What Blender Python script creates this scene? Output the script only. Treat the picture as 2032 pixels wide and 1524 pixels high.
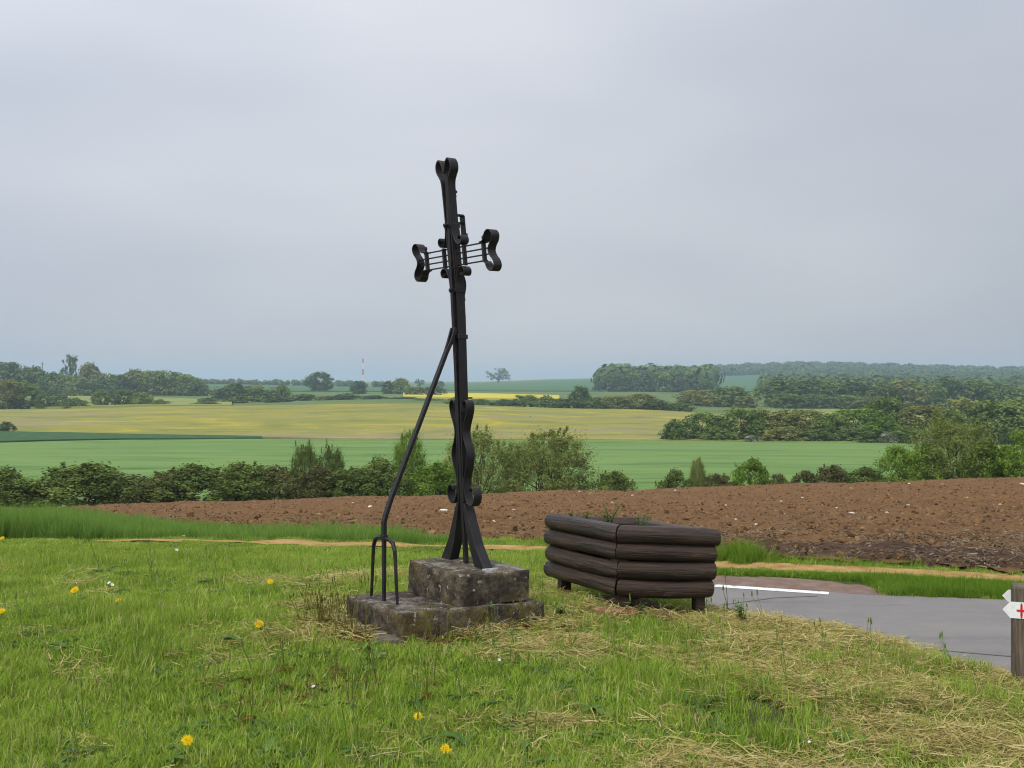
import bpy, math, random
import numpy as np
from mathutils import Vector, Matrix

for o in list(bpy.data.objects):
    bpy.data.objects.remove(o)
scene = bpy.context.scene
COL = scene.collection
R = math.radians

# ------------------------------------------------------------------ camera
FPX, CX, HOR, HC = 2145.0, 1016.0, 757.0, 1.572      # focal length in photo pixels, centre, eye level row, eye height
cam_d = bpy.data.cameras.new('camera')
cam_d.sensor_width = 36.0
cam_d.lens = 36.0 * FPX / 2032.0
cam_d.clip_start = 0.05
cam_d.clip_end = 60000
cam = bpy.data.objects.new('camera', cam_d)
cam.location = (0, 0, HC)
cam.rotation_euler = (R(90) - math.atan((762 - HOR) / FPX), 0, 0)
COL.objects.link(cam)
scene.camera = cam

# ------------------------------------------------------------------ sky (overcast) and sun
SUN_EL, SUN_AZ = 52.0, 215.0           # degrees; azimuth clockwise from +y: behind the camera, to the left
world = bpy.data.worlds.new('World')
scene.world = world
world.use_nodes = True
wn, wl = world.node_tree.nodes, world.node_tree.links
wn.clear()
w_out = wn.new('ShaderNodeOutputWorld')
w_bg = wn.new('ShaderNodeBackground')
sky = wn.new('ShaderNodeTexSky')
sky.sky_type = 'NISHITA'
sky.sun_disc = False
sky.sun_elevation = R(SUN_EL)
sky.sun_rotation = R(SUN_AZ)
sky.air_density = 1.0
sky.dust_density = 2.0
w_tc = wn.new('ShaderNodeTexCoord')
w_map = wn.new('ShaderNodeMapping')
w_map.inputs['Scale'].default_value = (1.0, 1.0, 3.4)
w_map.inputs['Rotation'].default_value = (0.0, 0.22, 0.0)
w_map.inputs['Location'].default_value = (3.1, 0.4, 1.3)
w_no = wn.new('ShaderNodeTexNoise')
w_no.inputs['Scale'].default_value = 1.7
w_no.inputs['Detail'].default_value = 2.5
w_no.inputs['Roughness'].default_value = 0.5
w_rp = wn.new('ShaderNodeValToRGB')
w_rp.color_ramp.elements[0].position = 0.32
w_rp.color_ramp.elements[0].color = (4.4, 4.75, 5.5, 1)
w_rp.color_ramp.elements[1].position = 0.72
w_rp.color_ramp.elements[1].color = (6.2, 6.42, 6.9, 1)
w_mx = wn.new('ShaderNodeMixRGB')
w_mx.inputs['Fac'].default_value = 0.93            # cloud cover over the clear sky
wl.new(w_tc.outputs['Generated'], w_map.inputs['Vector'])
wl.new(w_map.outputs['Vector'], w_no.inputs['Vector'])
wl.new(w_no.outputs['Fac'], w_rp.inputs['Fac'])
wl.new(sky.outputs['Color'], w_mx.inputs['Color1'])
wl.new(w_rp.outputs['Color'], w_mx.inputs['Color2'])
w_sep = wn.new('ShaderNodeSeparateXYZ')             # an overcast sky is a little brighter overhead than at the horizon
wl.new(w_tc.outputs['Generated'], w_sep.inputs[0])
w_gr = wn.new('ShaderNodeValToRGB')
w_gr.color_ramp.elements.new(0.36)
for _el, (_p, _v) in zip(w_gr.color_ramp.elements, ((0.0, 0.585), (0.36, 0.79), (1.0, 1.0))):
    _el.position = _p
    _el.color = (_v, _v, _v, 1)
wl.new(w_sep.outputs['Z'], w_gr.inputs['Fac'])
w_mul = wn.new('ShaderNodeVectorMath')
w_mul.operation = 'SCALE'
wl.new(w_mx.outputs['Color'], w_mul.inputs[0])
wl.new(w_gr.outputs[0], w_mul.inputs['Scale'])
w_dot = wn.new('ShaderNodeVectorMath')             # and a little brighter on the side where the sun stands behind the cloud
w_dot.operation = 'DOT_PRODUCT'
w_dot.inputs[1].default_value = (math.sin(R(SUN_AZ)) * 0.36, math.cos(R(SUN_AZ)) * 0.36, 0.0)
wl.new(w_tc.outputs['Generated'], w_dot.inputs[0])
w_add = wn.new('ShaderNodeMath')
w_add.inputs[1].default_value = 1.26
wl.new(w_dot.outputs['Value'], w_add.inputs[0])
w_mul2 = wn.new('ShaderNodeVectorMath')
w_mul2.operation = 'SCALE'
wl.new(w_mul.outputs['Vector'], w_mul2.inputs[0])
wl.new(w_add.outputs[0], w_mul2.inputs['Scale'])
wl.new(w_mul2.outputs['Vector'], w_bg.inputs['Color'])
w_bg.inputs['Strength'].default_value = 0.093
wl.new(w_bg.outputs['Background'], w_out.inputs['Surface'])

sun_d = bpy.data.lights.new('sun', 'SUN')
sun_d.energy = 1.5
sun_d.angle = R(25)
sun_d.color = (1.0, 0.95, 0.87)
sun = bpy.data.objects.new('sun', sun_d)
_e, _a = R(SUN_EL), R(SUN_AZ)
_sd = Vector((math.sin(_a) * math.cos(_e), math.cos(_a) * math.cos(_e), math.sin(_e)))
sun.rotation_euler = _sd.to_track_quat('Z', 'Y').to_euler()
COL.objects.link(sun)

vs = scene.view_settings
vs.view_transform = 'Standard'
vs.look = 'None'
vs.exposure = 0.80
vs.gamma = 1.0
vs.use_curve_mapping = False
scene.render.engine = 'CYCLES'
scene.cycles.use_denoising = True
scene.cycles.filter_width = 1.1
scene.cycles.max_bounces = 6
scene.cycles.diffuse_bounces = 3
scene.cycles.glossy_bounces = 2
scene.cycles.transmission_bounces = 3
scene.cycles.volume_bounces = 1
scene.cycles.transparent_max_bounces = 4

rng = np.random.default_rng(7)
random.seed(7)

# ------------------------------------------------------------------ helpers
def link(o, parent=None):
    COL.objects.link(o)
    if parent is not None:
        o.parent = parent
    return o

def mesh_obj(name, v, f, mat=None, parent=None, smooth=False, attrs=None, do_link=True):
    me = bpy.data.meshes.new(name)
    if isinstance(v, np.ndarray):
        v = v.tolist()
    if isinstance(f, np.ndarray):
        f = f.tolist()
    me.from_pydata(v, [], f)
    if attrs:
        for k, (dom, arr) in attrs.items():
            a = me.attributes.new(k, 'FLOAT', dom)
            a.data.foreach_set('value', np.asarray(arr, dtype=np.float32))
    if smooth:
        me.polygons.foreach_set('use_smooth', [True] * len(me.polygons))
    if mat is not None:
        me.materials.append(mat)
    me.update()
    o = bpy.data.objects.new(name, me)
    if do_link:
        link(o, parent)
    return o

def tag(o, label=None, cat=None, group=None, kind=None):
    if label: o['label'] = label
    if cat: o['category'] = cat
    if group: o['group'] = group
    if kind: o['kind'] = kind
    return o

def thing(name, loc, label, cat, group=None):
    o = bpy.data.objects.new(name, None)
    o.location = loc
    o.empty_display_size = 0.2
    link(o)
    return tag(o, label, cat, group)

def inv(parent, pts):
    """world points -> points local to an unrotated parent"""
    return np.asarray(pts, float) - np.asarray(parent.location, float)

# value noise
def _hash(ix, iy, seed):
    h = (ix.astype(np.int64) * 374761393 + iy.astype(np.int64) * 668265263 + seed * 1442695040888963) & 0x7fffffff
    h = ((h ^ (h >> 13)) * 1274126177) & 0x7fffffff
    return ((h ^ (h >> 16)) & 0xffff) / 65535.0

def vnoise(x, y, seed=0):
    ix, iy = np.floor(x), np.floor(y)
    fx, fy = x - ix, y - iy
    fx, fy = fx * fx * (3 - 2 * fx), fy * fy * (3 - 2 * fy)
    a, b = _hash(ix, iy, seed), _hash(ix + 1, iy, seed)
    c, d = _hash(ix, iy + 1, seed), _hash(ix + 1, iy + 1, seed)
    return (a * (1 - fx) + b * fx) * (1 - fy) + (c * (1 - fx) + d * fx) * fy

def fbm(x, y, octaves=4, seed=0, gain=0.5):
    s, a, t = 0, 1, 0
    for k in range(octaves):
        s = s + a * vnoise(x * 2 ** k + 17.3 * k, y * 2 ** k - 9.1 * k, seed + k)
        t += a
        a *= gain
    return s / t            # 0..1

def sstep(a, b, x):
    t = np.clip((x - a) / (b - a), 0, 1)
    return t * t * (3 - 2 * t)

# ------------------------------------------------------------------ terrain
COLS = np.array([-900, 0, 400, 800, 1200, 1600, 2032, 2900.0])
DS = np.array([14.5, 30, 60, 66, 74, 85, 110, 240, 430, 600, 900, 1400, 2000, 2600, 4000, 9000, 30000.0])
def zrow(d, ys):
    return [HC - (y - HOR) * d / FPX for y in ys]
_z60 = zrow(60, [1016, 1011, 999, 988, 976, 963, 951, 935])
_z145 = [-.62, -.62, -.62, -.64, -.70, -.78, -.78, -.78]
ZT = np.array([
    _z145,
    [a + (b - a) * (15.5 / 45.5) for a, b in zip(_z145, _z60)],
    _z60,
    [z - 0.95 for z in _z60],
    [z - 2.6 for z in _z60],
    [-8.6] * 8,
    zrow(110, [968, 966, 964, 963, 962, 960, 958, 955]),
    zrow(240, [862, 866, 870, 873, 874, 878, 884, 890]),
    zrow(430, [816, 813, 806, 802, 812, 826, 835, 840]),
    zrow(600, [802, 801, 797, 790, 796, 806, 816, 820]),
    zrow(900, [770, 774, 775, 777, 780, 784, 790, 795]),
    zrow(1400, [753, 757, 763, 768, 766, 772, 772, 775]),
    zrow(2000, [752, 755, 760, 763, 755, 747, 752, 757]),
    zrow(2600, [752, 754, 758, 761, 750, 735, 745, 752]),
    zrow(4000, [756, 756, 758, 758, 757, 754, 754, 754]),
    [2.0] * 8, [0.5] * 8])
AZC = math.atan(0.78)
YE = np.array([-30, 1, 3.2, 5.2, 6.43, 7.06, 7.81, 8.09, 8.6, 9.5, 11, 12, 14, 18.0])
XE = np.array([30, 6.5, 5, 3.65, 2.98, 2.60, 2.15, 1.75, 1.3, 1.05, 1.05, 1.2, 1.3, 1.3])
ZROAD = -0.75

def zt(x, y):
    x = np.asarray(x, float); y = np.asarray(y, float)
    r = np.hypot(x, y)
    az = np.clip(np.arctan2(x, y), -AZC, AZC)
    d = r * np.cos(az)
    px = CX + FPX * np.tan(az)
    # near ground: level turf, falling gently away, with a bank down to the road on the right
    zb = -0.62 * sstep(6.0, 15.5, d) - 0.10 * np.clip(x - 0.55, 0, 3)
    s = x - np.interp(y, YE, XE)
    w = sstep(0.0, 1.0, s) * sstep(16.5, 14.0, d)
    zn = zb * (1 - w) + ZROAD * w
    # far ground
    dd = np.clip(d, DS[0], DS[-1])
    ld = np.log(dd)
    LD = np.log(DS)
    i = np.clip(np.searchsorted(LD, ld, 'right') - 1, 0, len(DS) - 2)
    f = (dd - DS[i]) / (DS[i + 1] - DS[i])
    j = np.clip(np.searchsorted(COLS, px, 'right') - 1, 0, len(COLS) - 2)
    g = np.clip((px - COLS[j]) / (COLS[j + 1] - COLS[j]), 0, 1)
    g = g * g * (3 - 2 * g)
    zf = (ZT[i, j] * (1 - g) + ZT[i, j + 1] * g) * (1 - f) + (ZT[i + 1, j] * (1 - g) + ZT[i + 1, j + 1] * g) * f
    b = sstep(13.0, 16.0, d)
    return zn * (1 - b) + zf * b

def at(px, d):
    """a point of the ground seen in photo column px at depth d"""
    x = (px - CX) * d / FPX
    return np.array([x, d, float(zt(x, d))])

def pix(px, py, d):
    return np.array([(px - CX) * d / FPX, d, HC - (py - HOR) * d / FPX])

# ------------------------------------------------------------------ materials
def new_mat(name):
    m = bpy.data.materials.new(name)
    m.use_nodes = True
    nt = m.node_tree
    nt.nodes.clear()
    out = nt.nodes.new('ShaderNodeOutputMaterial')
    return m, nt, out

def N(nt, typ, **kw):
    n = nt.nodes.new(typ)
    for k, v in kw.items():
        if k in n.inputs:
            n.inputs[k].default_value = v
        else:
            setattr(n, k, v)
    return n

def ramp(nt, stops, fac=None, interp='LINEAR'):
    n = nt.nodes.new('ShaderNodeValToRGB')
    cr = n.color_ramp
    cr.interpolation = interp
    while len(cr.elements) < len(stops):
        cr.elements.new(0.5)
    for e, (p, c) in zip(cr.elements, stops):
        e.position = p
        e.color = (*c, 1)
    if fac is not None:
        nt.links.new(fac, n.inputs['Fac'])
    return n

def wpos(nt, scale=(1, 1, 1), coord='world'):
    mp = N(nt, 'ShaderNodeMapping')
    mp.inputs['Scale'].default_value = scale
    if coord == 'world':
        g = N(nt, 'ShaderNodeNewGeometry')
        nt.links.new(g.outputs['Position'], mp.inputs['Vector'])
    else:
        g = N(nt, 'ShaderNodeTexCoord')
        nt.links.new(g.outputs[coord], mp.inputs['Vector'])
    return mp.outputs['Vector']

def noise(nt, vec, scale, detail=4, rough=0.55, dist=0.0):
    n = N(nt, 'ShaderNodeTexNoise')
    n.inputs['Scale'].default_value = scale
    n.inputs['Detail'].default_value = detail
    n.inputs['Roughness'].default_value = rough
    n.inputs['Distortion'].default_value = dist
    nt.links.new(vec, n.inputs['Vector'])
    return n.outputs['Fac']

def mixc(nt, fac, a, b, mode='MIX'):
    m = N(nt, 'ShaderNodeMixRGB', blend_type=mode)
    for s, v in (('Fac', fac), ('Color1', a), ('Color2', b)):
        if isinstance(v, (int, float)):
            m.inputs[s].default_value = v
        elif isinstance(v, tuple):
            m.inputs[s].default_value = (*v, 1)
        else:
            nt.links.new(v, m.inputs[s])
    return m.outputs['Color']

def principled(nt, out, col, rough=0.8, bump=None, bstr=0.4, bdist=0.02, spec=0.3, metal=0.0):
    p = N(nt, 'ShaderNodeBsdfPrincipled')
    if isinstance(col, tuple):
        p.inputs['Base Color'].default_value = (*col, 1)
    else:
        nt.links.new(col, p.inputs['Base Color'])
    if isinstance(rough, (int, float)):
        p.inputs['Roughness'].default_value = rough
    else:
        nt.links.new(rough, p.inputs['Roughness'])
    p.inputs['Specular IOR Level'].default_value = spec
    p.inputs['Metallic'].default_value = metal
    if bump is not None:
        b = N(nt, 'ShaderNodeBump')
        b.inputs['Strength'].default_value = bstr
        b.inputs['Distance'].default_value = bdist
        nt.links.new(bump, b.inputs['Height'])
        nt.links.new(b.outputs['Normal'], p.inputs['Normal'])
    nt.links.new(p.outputs['BSDF'], out.inputs['Surface'])
    return p

def leaf_mat(name, stops, trans=0.35, jitter=0.5, spatial=None, gloss=0.0, woff=1.0):
    """diffuse + translucent leaf; colour from a per-leaf tone, a per-object random and, if given, patches on the ground"""
    m, nt, out = new_mat(name)
    at_ = N(nt, 'ShaderNodeAttribute', attribute_name='tone')
    oi = N(nt, 'ShaderNodeObjectInfo')
    mad = N(nt, 'ShaderNodeMath', operation='MULTIPLY_ADD')
    nt.links.new(oi.outputs['Random'], mad.inputs[0])
    mad.inputs[1].default_value = jitter
    nt.links.new(at_.outputs['Fac'], mad.inputs[2])
    sc = N(nt, 'ShaderNodeMath', operation='MULTIPLY')
    nt.links.new(mad.outputs[0], sc.inputs[0])
    sc.inputs[1].default_value = 1.0 / (1.0 + jitter)
    fac = sc.outputs[0]
    if spatial:
        nz = noise(nt, wpos(nt), spatial[0], 3)
        a2 = N(nt, 'ShaderNodeMath', operation='MULTIPLY_ADD')
        nt.links.new(nz, a2.inputs[0])
        a2.inputs[1].default_value = spatial[1]
        a2.inputs[2].default_value = -spatial[1] * 0.5
        a3 = N(nt, 'ShaderNodeMath', operation='ADD', use_clamp=True)
        nt.links.new(a2.outputs[0], a3.inputs[0])
        nt.links.new(fac, a3.inputs[1])
        fac = a3.outputs[0]
    c = ramp(nt, stops, fac).outputs['Color']
    d = N(nt, 'ShaderNodeBsdfDiffuse')
    t = N(nt, 'ShaderNodeBsdfTranslucent')
    nt.links.new(c, d.inputs['Color'])
    nt.links.new(c, t.inputs['Color'])
    mx = N(nt, 'ShaderNodeMixShader')
    mx.inputs['Fac'].default_value = trans
    nt.links.new(d.outputs[0], mx.inputs[1])
    nt.links.new(t.outputs[0], mx.inputs[2])
    last = mx.outputs[0]
    if gloss:
        gl = N(nt, 'ShaderNodeBsdfGlossy')
        gl.inputs['Roughness'].default_value = 0.45
        m2 = N(nt, 'ShaderNodeMixShader')
        m2.inputs['Fac'].default_value = gloss
        nt.links.new(last, m2.inputs[1])
        nt.links.new(gl.outputs[0], m2.inputs[2])
        last = m2.outputs[0]
    nt.links.new(last, out.inputs['Surface'])
    return m

M = {}
# ground kinds
m, nt, out = new_mat('pasture')
v = wpos(nt)
c = ramp(nt, [(.3, (.075, .12, .035)), (.55, (.11, .16, .05)), (.75, (.15, .17, .06))], noise(nt, v, 0.02, 6)).outputs['Color']
principled(nt, out, c, 0.95, spec=0.1); M['pasture'] = m

m, nt, out = new_mat('turf_soil')
v = wpos(nt)
c = ramp(nt, [(.3, (.045, .06, .02)), (.5, (.075, .085, .03)), (.7, (.12, .10, .05))], noise(nt, v, 3.0, 8, .7)).outputs['Color']
principled(nt, out, c, 0.95, noise(nt, v, 30, 6, .7), .8, .03, spec=0.1); M['turf_soil'] = m

m, nt, out = new_mat('ploughed_soil')
v = wpos(nt)
big = noise(nt, v, 0.25, 4)
c1 = ramp(nt, [(.25, (.070, .036, .016)), (.5, (.155, .085, .038)), (.75, (.24, .145, .070))], noise(nt, v, 2.6, 9, .75)).outputs['Color']
c2 = mixc(nt, ramp(nt, [(.35, (0, 0, 0)), (.7, (.6, .6, .6))], big).outputs['Color'], c1, (.195, .11, .05))
principled(nt, out, c2, 0.97, noise(nt, v, 14, 8, .75), .9, .06, spec=0.1); M['ploughed'] = m

m, nt, out = new_mat('clod_soil')
oi = N(nt, 'ShaderNodeObjectInfo')
c1 = ramp(nt, [(0, (.05, .026, .012)), (.4, (.132, .073, .033)), (.8, (.205, .12, .056)), (1, (.27, .17, .085))], oi.outputs['Random']).outputs['Color']
principled(nt, out, c1, 0.97, noise(nt, wpos(nt), 30, 6, .7), .8, .03, spec=0.1); M['clod'] = m

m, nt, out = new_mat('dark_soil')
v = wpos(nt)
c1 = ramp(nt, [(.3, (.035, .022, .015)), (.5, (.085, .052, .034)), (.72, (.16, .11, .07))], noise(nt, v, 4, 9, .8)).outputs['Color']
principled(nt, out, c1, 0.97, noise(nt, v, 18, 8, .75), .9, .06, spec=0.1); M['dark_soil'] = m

m, nt, out = new_mat('young_wheat')
v = wpos(nt, (.12, .5, .5))
n1 = noise(nt, v, 0.3, 8, .68, .9)
n2 = noise(nt, wpos(nt, (.02, .05, .05)), 1.0, 4)
c1 = ramp(nt, [(.33, (.066, .135, .038)), (.45, (.112, .195, .051)), (.60, (.15, .24, .067))], n1).outputs['Color']
c1 = mixc(nt, ramp(nt, [(.4, (0, 0, 0)), (.7, (.55, .55, .55))], n2).outputs['Color'], c1, (.152, .24, .078))
principled(nt, out, c1, 0.95, noise(nt, wpos(nt), .8, 6), .5, .3, spec=0.1); M['wheat'] = m

m, nt, out = new_mat('dark_crop')
c1 = ramp(nt, [(.3, (.03, .075, .028)), (.7, (.055, .115, .04))], noise(nt, wpos(nt), .3, 6)).outputs['Color']
principled(nt, out, c1, 0.95, spec=0.1); M['dark_crop'] = m

m, nt, out = new_mat('flower_meadow')
v = wpos(nt, (.10, .16, .2))
n1 = noise(nt, v, 0.35, 9, .72, .8)
n2 = noise(nt, wpos(nt, (.012, .03, .03)), 0.9, 6, .65)
c1 = ramp(nt, [(.32, (.12, .145, .038)), (.44, (.19, .20, .048)), (.55, (.255, .235, .045)), (.68, (.42, .34, .03))], n1).outputs['Color']
c1 = mixc(nt, ramp(nt, [(.52, (0, 0, 0)), (.64, (.65, .65, .65))], n2).outputs['Color'], c1,
          ramp(nt, [(.3, (.19, .18, .10)), (.7, (.27, .22, .15))], n1).outputs['Color'])
principled(nt, out, c1, 0.95, spec=0.1); M['meadow'] = m

m, nt, out = new_mat('rapeseed')
c1 = ramp(nt, [(.3, (.40, .34, .05)), (.7, (.55, .46, .05))], noise(nt, wpos(nt, (.02, .1, .1)), 1, 5)).outputs['Color']
principled(nt, out, c1, 0.95, spec=0.1); M['rape'] = m

m, nt, out = new_mat('far_pasture')
c1 = ramp(nt, [(.3, (.15, .19, .05)), (.7, (.24, .26, .075))], noise(nt, wpos(nt, (.02, .05, .05)), .5, 5)).outputs['Color']
principled(nt, out, c1, 0.95, spec=0.1); M['far_pasture'] = m
m, nt, out = new_mat('far_wheat')
c1 = ramp(nt, [(.3, (.055, .12, .05)), (.7, (.075, .15, .06))], noise(nt, wpos(nt, (.02, .05, .05)), .5, 5)).outputs['Color']
principled(nt, out, c1, 0.95, spec=0.1); M['far_wheat'] = m

m, nt, out = new_mat('asphalt')
v = wpos(nt)
c1 = ramp(nt, [(.35, (.160, .145, .140)), (.65, (.208, .190, .183))], noise(nt, v, 1.2, 8, .65)).outputs['Color']
c1 = mixc(nt, ramp(nt, [(.55, (0, 0, 0)), (.66, (.7, .7, .7))], noise(nt, wpos(nt, (.5, 1.6, 1)), 1.0, 6, .7)).outputs['Color'], c1, (.085, .083, .09))
c1 = mixc(nt, ramp(nt, [(.47, (0, 0, 0)), (.62, (.6, .6, .6))], noise(nt, wpos(nt, (.5, 1.2, 1)), 1.3, 8, .75)).outputs['Color'], c1, (.25, .225, .20))
c1 = mixc(nt, .4, c1, ramp(nt, [(.3, (.10, .10, .10)), (.7, (.28, .27, .26))], noise(nt, v, 90, 3, .8)).outputs['Color'])
principled(nt, out, c1, 0.85, noise(nt, v, 110, 4, .8), .5, .01, spec=0.25); M['asphalt'] = m

m, nt, out = new_mat('tar_seam')
principled(nt, out, (.10, .094, .092), 0.8); M['tar'] = m

m, nt, out = new_mat('red_gravel')
v = wpos(nt)
c1 = ramp(nt, [(.3, (.14, .095, .07)), (.5, (.21, .145, .115)), (.7, (.27, .205, .165))], noise(nt, v, 5, 9, .75)).outputs['Color']
principled(nt, out, c1, 0.95, noise(nt, v, 60, 5, .8), .7, .02, spec=0.1); M['red_gravel'] = m

m, nt, out = new_mat('sand')
v = wpos(nt)
c1 = ramp(nt, [(.3, (.24, .13, .05)), (.5, (.38, .23, .09)), (.7, (.47, .32, .15))], noise(nt, v, 4, 9, .7)).outputs['Color']
principled(nt, out, c1, 0.95, noise(nt, v, 50, 5, .8), .7, .02, spec=0.1); M['sand'] = m

m, nt, out = new_mat('road_paint')
v = wpos(nt)
c1 = ramp(nt, [(.36, (.24, .23, .225)), (.46, (.70, .70, .68))], noise(nt, v, 9, 8, .75)).outputs['Color']
principled(nt, out, c1, 0.7); M['road_paint'] = m

# iron, stone, wood
m, nt, out = new_mat('black_iron')
v = wpos(nt, (1, 1, 1))
n1 = noise(nt, v, 14, 7, .7)
c1 = ramp(nt, [(.3, (.005, .0045, .006)), (.52, (.010, .008, .010)), (.64, (.022, .014, .013)), (.75, (.055, .030, .020))], n1).outputs['Color']
rg = ramp(nt, [(.3, (.38, .38, .38)), (.7, (.62, .62, .62))], n1).outputs['Color']
principled(nt, out, c1, rg, noise(nt, v, 60, 5, .7), .5, .004, spec=0.38); M['iron'] = m

m, nt, out = new_mat('weathered_stone')
v = wpos(nt)
n1 = noise(nt, v, 8, 12, .8)
c1 = ramp(nt, [(.36, (.018, .015, .011)), (.47, (.050, .041, .030)), (.56, (.115, .092, .064)), (.68, (.23, .19, .135))], n1).outputs['Color']
moss = ramp(nt, [(.50, (0, 0, 0)), (.66, (.75, .75, .75))], noise(nt, v, 3.3, 6, .6)).outputs['Color']
c1 = mixc(nt, moss, c1, mixc(nt, n1, (.03, .02, .006), (.19, .135, .035)))
lich = ramp(nt, [(.64, (0, 0, 0)), (.67, (.7, .7, .7))], noise(nt, v, 21, 4, .6)).outputs['Color']
c1 = mixc(nt, lich, c1, (.33, .33, .28))
lich2 = ramp(nt, [(.66, (0, 0, 0)), (.70, (.8, .8, .8))], noise(nt, wpos(nt, (1.3, .9, 1.1)), 13, 5, .7)).outputs['Color']
c1 = mixc(nt, lich2, c1, (.26, .18, .10))
geo = N(nt, 'ShaderNodeNewGeometry')
sx = N(nt, 'ShaderNodeSeparateXYZ')
nt.links.new(geo.outputs['True Normal'], sx.inputs[0])
top = ramp(nt, [(.6, (0, 0, 0)), (.85, (1, 1, 1))], sx.outputs['Z']).outputs['Color']      # flat tops carry pale crustose lichen
tl = ramp(nt, [(.50, (0, 0, 0)), (.62, (.65, .65, .65))], noise(nt, wpos(nt, (1, 1, 1)), 9, 8, .75)).outputs['Color']
tf = mixc(nt, 1.0, top, tl, 'MULTIPLY')
c1 = mixc(nt, tf, c1, (.30, .29, .275))
principled(nt, out, c1, 0.93, noise(nt, v, 38, 8, .75), .9, .012, spec=0.2); M['stone'] = m

m, nt, out = new_mat('old_concrete')
v = wpos(nt)
c1 = ramp(nt, [(.3, (.075, .055, .042)), (.6, (.15, .12, .095)), (.8, (.21, .18, .14))], noise(nt, v, 7, 8, .7)).outputs['Color']
principled(nt, out, c1, 0.93, noise(nt, v, 40, 7, .75), .8, .012, spec=0.2); M['concrete'] = m

m, nt, out = new_mat('creosoted_log')
v = wpos(nt, (1.2, 22, 22), 'Object')
oi = N(nt, 'ShaderNodeObjectInfo')
n1 = noise(nt, v, 1.6, 8, .65, .6)
v2 = wpos(nt, (1.6, 4.5, 4.5), 'Object')
n2 = noise(nt, v2, 1.5, 6, .6)
c1 = ramp(nt, [(.38, (.005, .003, .0017)), (.5, (.030, .0165, .009)), (.64, (.095, .053, .028))], n1).outputs['Color']
c1 = mixc(nt, ramp(nt, [(.42, (0, 0, 0)), (.68, (.8, .8, .8))], n2).outputs['Color'], c1, mixc(nt, n1, (.006, .0035, .002), (.12, .072, .043)))
c1 = mixc(nt, oi.outputs['Random'], c1, mixc(nt, .55, c1, (.02, .015, .013)))
rg = ramp(nt, [(.3, (.24, .24, .24)), (.7, (.52, .52, .52))], n2).outputs['Color']
principled(nt, out, c1, rg, n1, 1.0, .022, spec=0.33); M['log'] = m

m, nt, out = new_mat('planter_soil')
v = wpos(nt)
c1 = ramp(nt, [(.3, (.02, .015, .01)), (.7, (.06, .045, .03))], noise(nt, v, 12, 8, .7)).outputs['Color']
principled(nt, out, c1, 0.97, noise(nt, v, 30, 6, .7), .9, .03, spec=0.1); M['planter_soil'] = m

m, nt, out = new_mat('grey_post_wood')
v = wpos(nt, (24, 24, 1.6), 'Object')
n1 = noise(nt, v, 1.6, 8, .65, .8)
c1 = ramp(nt, [(.3, (.055, .042, .030)), (.5, (.12, .095, .07)), (.72, (.19, .155, .115))], n1).outputs['Color']
principled(nt, out, c1, 0.9, n1, .8, .006, spec=0.2); M['post_wood'] = m

m, nt, out = new_mat('white_enamel')
c1 = ramp(nt, [(.35, (.62, .63, .62)), (.6, (.76, .77, .76))], noise(nt, wpos(nt), 20, 6, .7)).outputs['Color']
principled(nt, out, c1, 0.5, spec=0.4); M['white_enamel'] = m
m, nt, out = new_mat('red_enamel')
principled(nt, out, (.50, .012, .02), 0.5, spec=0.4); M['red_enamel'] = m
m, nt, out = new_mat('lead_patch')
c1 = ramp(nt, [(.35, (.16, .16, .165)), (.6, (.42, .43, .45))], noise(nt, wpos(nt), 30, 6, .7)).outputs['Color']
principled(nt, out, c1, 0.7); M['lead'] = m

m, nt, out = new_mat('old_brick')
v = wpos(nt)
c1 = ramp(nt, [(.3, (.07, .035, .025)), (.48, (.20, .085, .05)), (.6, (.26, .14, .095)), (.68, (.42, .36, .29))], noise(nt, v, 13, 7, .7)).outputs['Color']
principled(nt, out, c1, 0.92, noise(nt, v, 60, 6, .7), .8, .008, spec=0.2); M['brick'] = m

m, nt, out = new_mat('limestone')
oi = N(nt, 'ShaderNodeObjectInfo')
c1 = ramp(nt, [(0, (.42, .36, .27)), (1, (.68, .63, .54))], oi.outputs['Random']).outputs['Color']
principled(nt, out, c1, 0.9, noise(nt, wpos(nt), 20, 6, .7), .6, .02); M['limestone'] = m

m, nt, out = new_mat('bark')
v = wpos(nt, (6, 6, 1.2), 'Object')
n1 = noise(nt, v, 2, 7, .7)
c1 = ramp(nt, [(.3, (.035, .028, .02)), (.7, (.10, .085, .06))], n1).outputs['Color']
principled(nt, out, c1, 0.95, n1, .6, .03, spec=0.1); M['bark'] = m

m, nt, out = new_mat('mast_paint')
sp = N(nt, 'ShaderNodeSeparateXYZ')
g = N(nt, 'ShaderNodeTexCoord')
nt.links.new(g.outputs['Object'], sp.inputs[0])
mm = N(nt, 'ShaderNodeMath', operation='MULTIPLY'); mm.inputs[1].default_value = 1 / 16.0
nt.links.new(sp.outputs['Z'], mm.inputs[0])
fr = N(nt, 'ShaderNodeMath', operation='FRACT')
nt.links.new(mm.outputs[0], fr.inputs[0])
c1 = ramp(nt, [(0, (.45, .05, .04)), (.5, (.7, .7, .7))], fr.outputs[0], 'CONSTANT').outputs['Color']
principled(nt, out, c1, 0.6); M['mast'] = m

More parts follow.
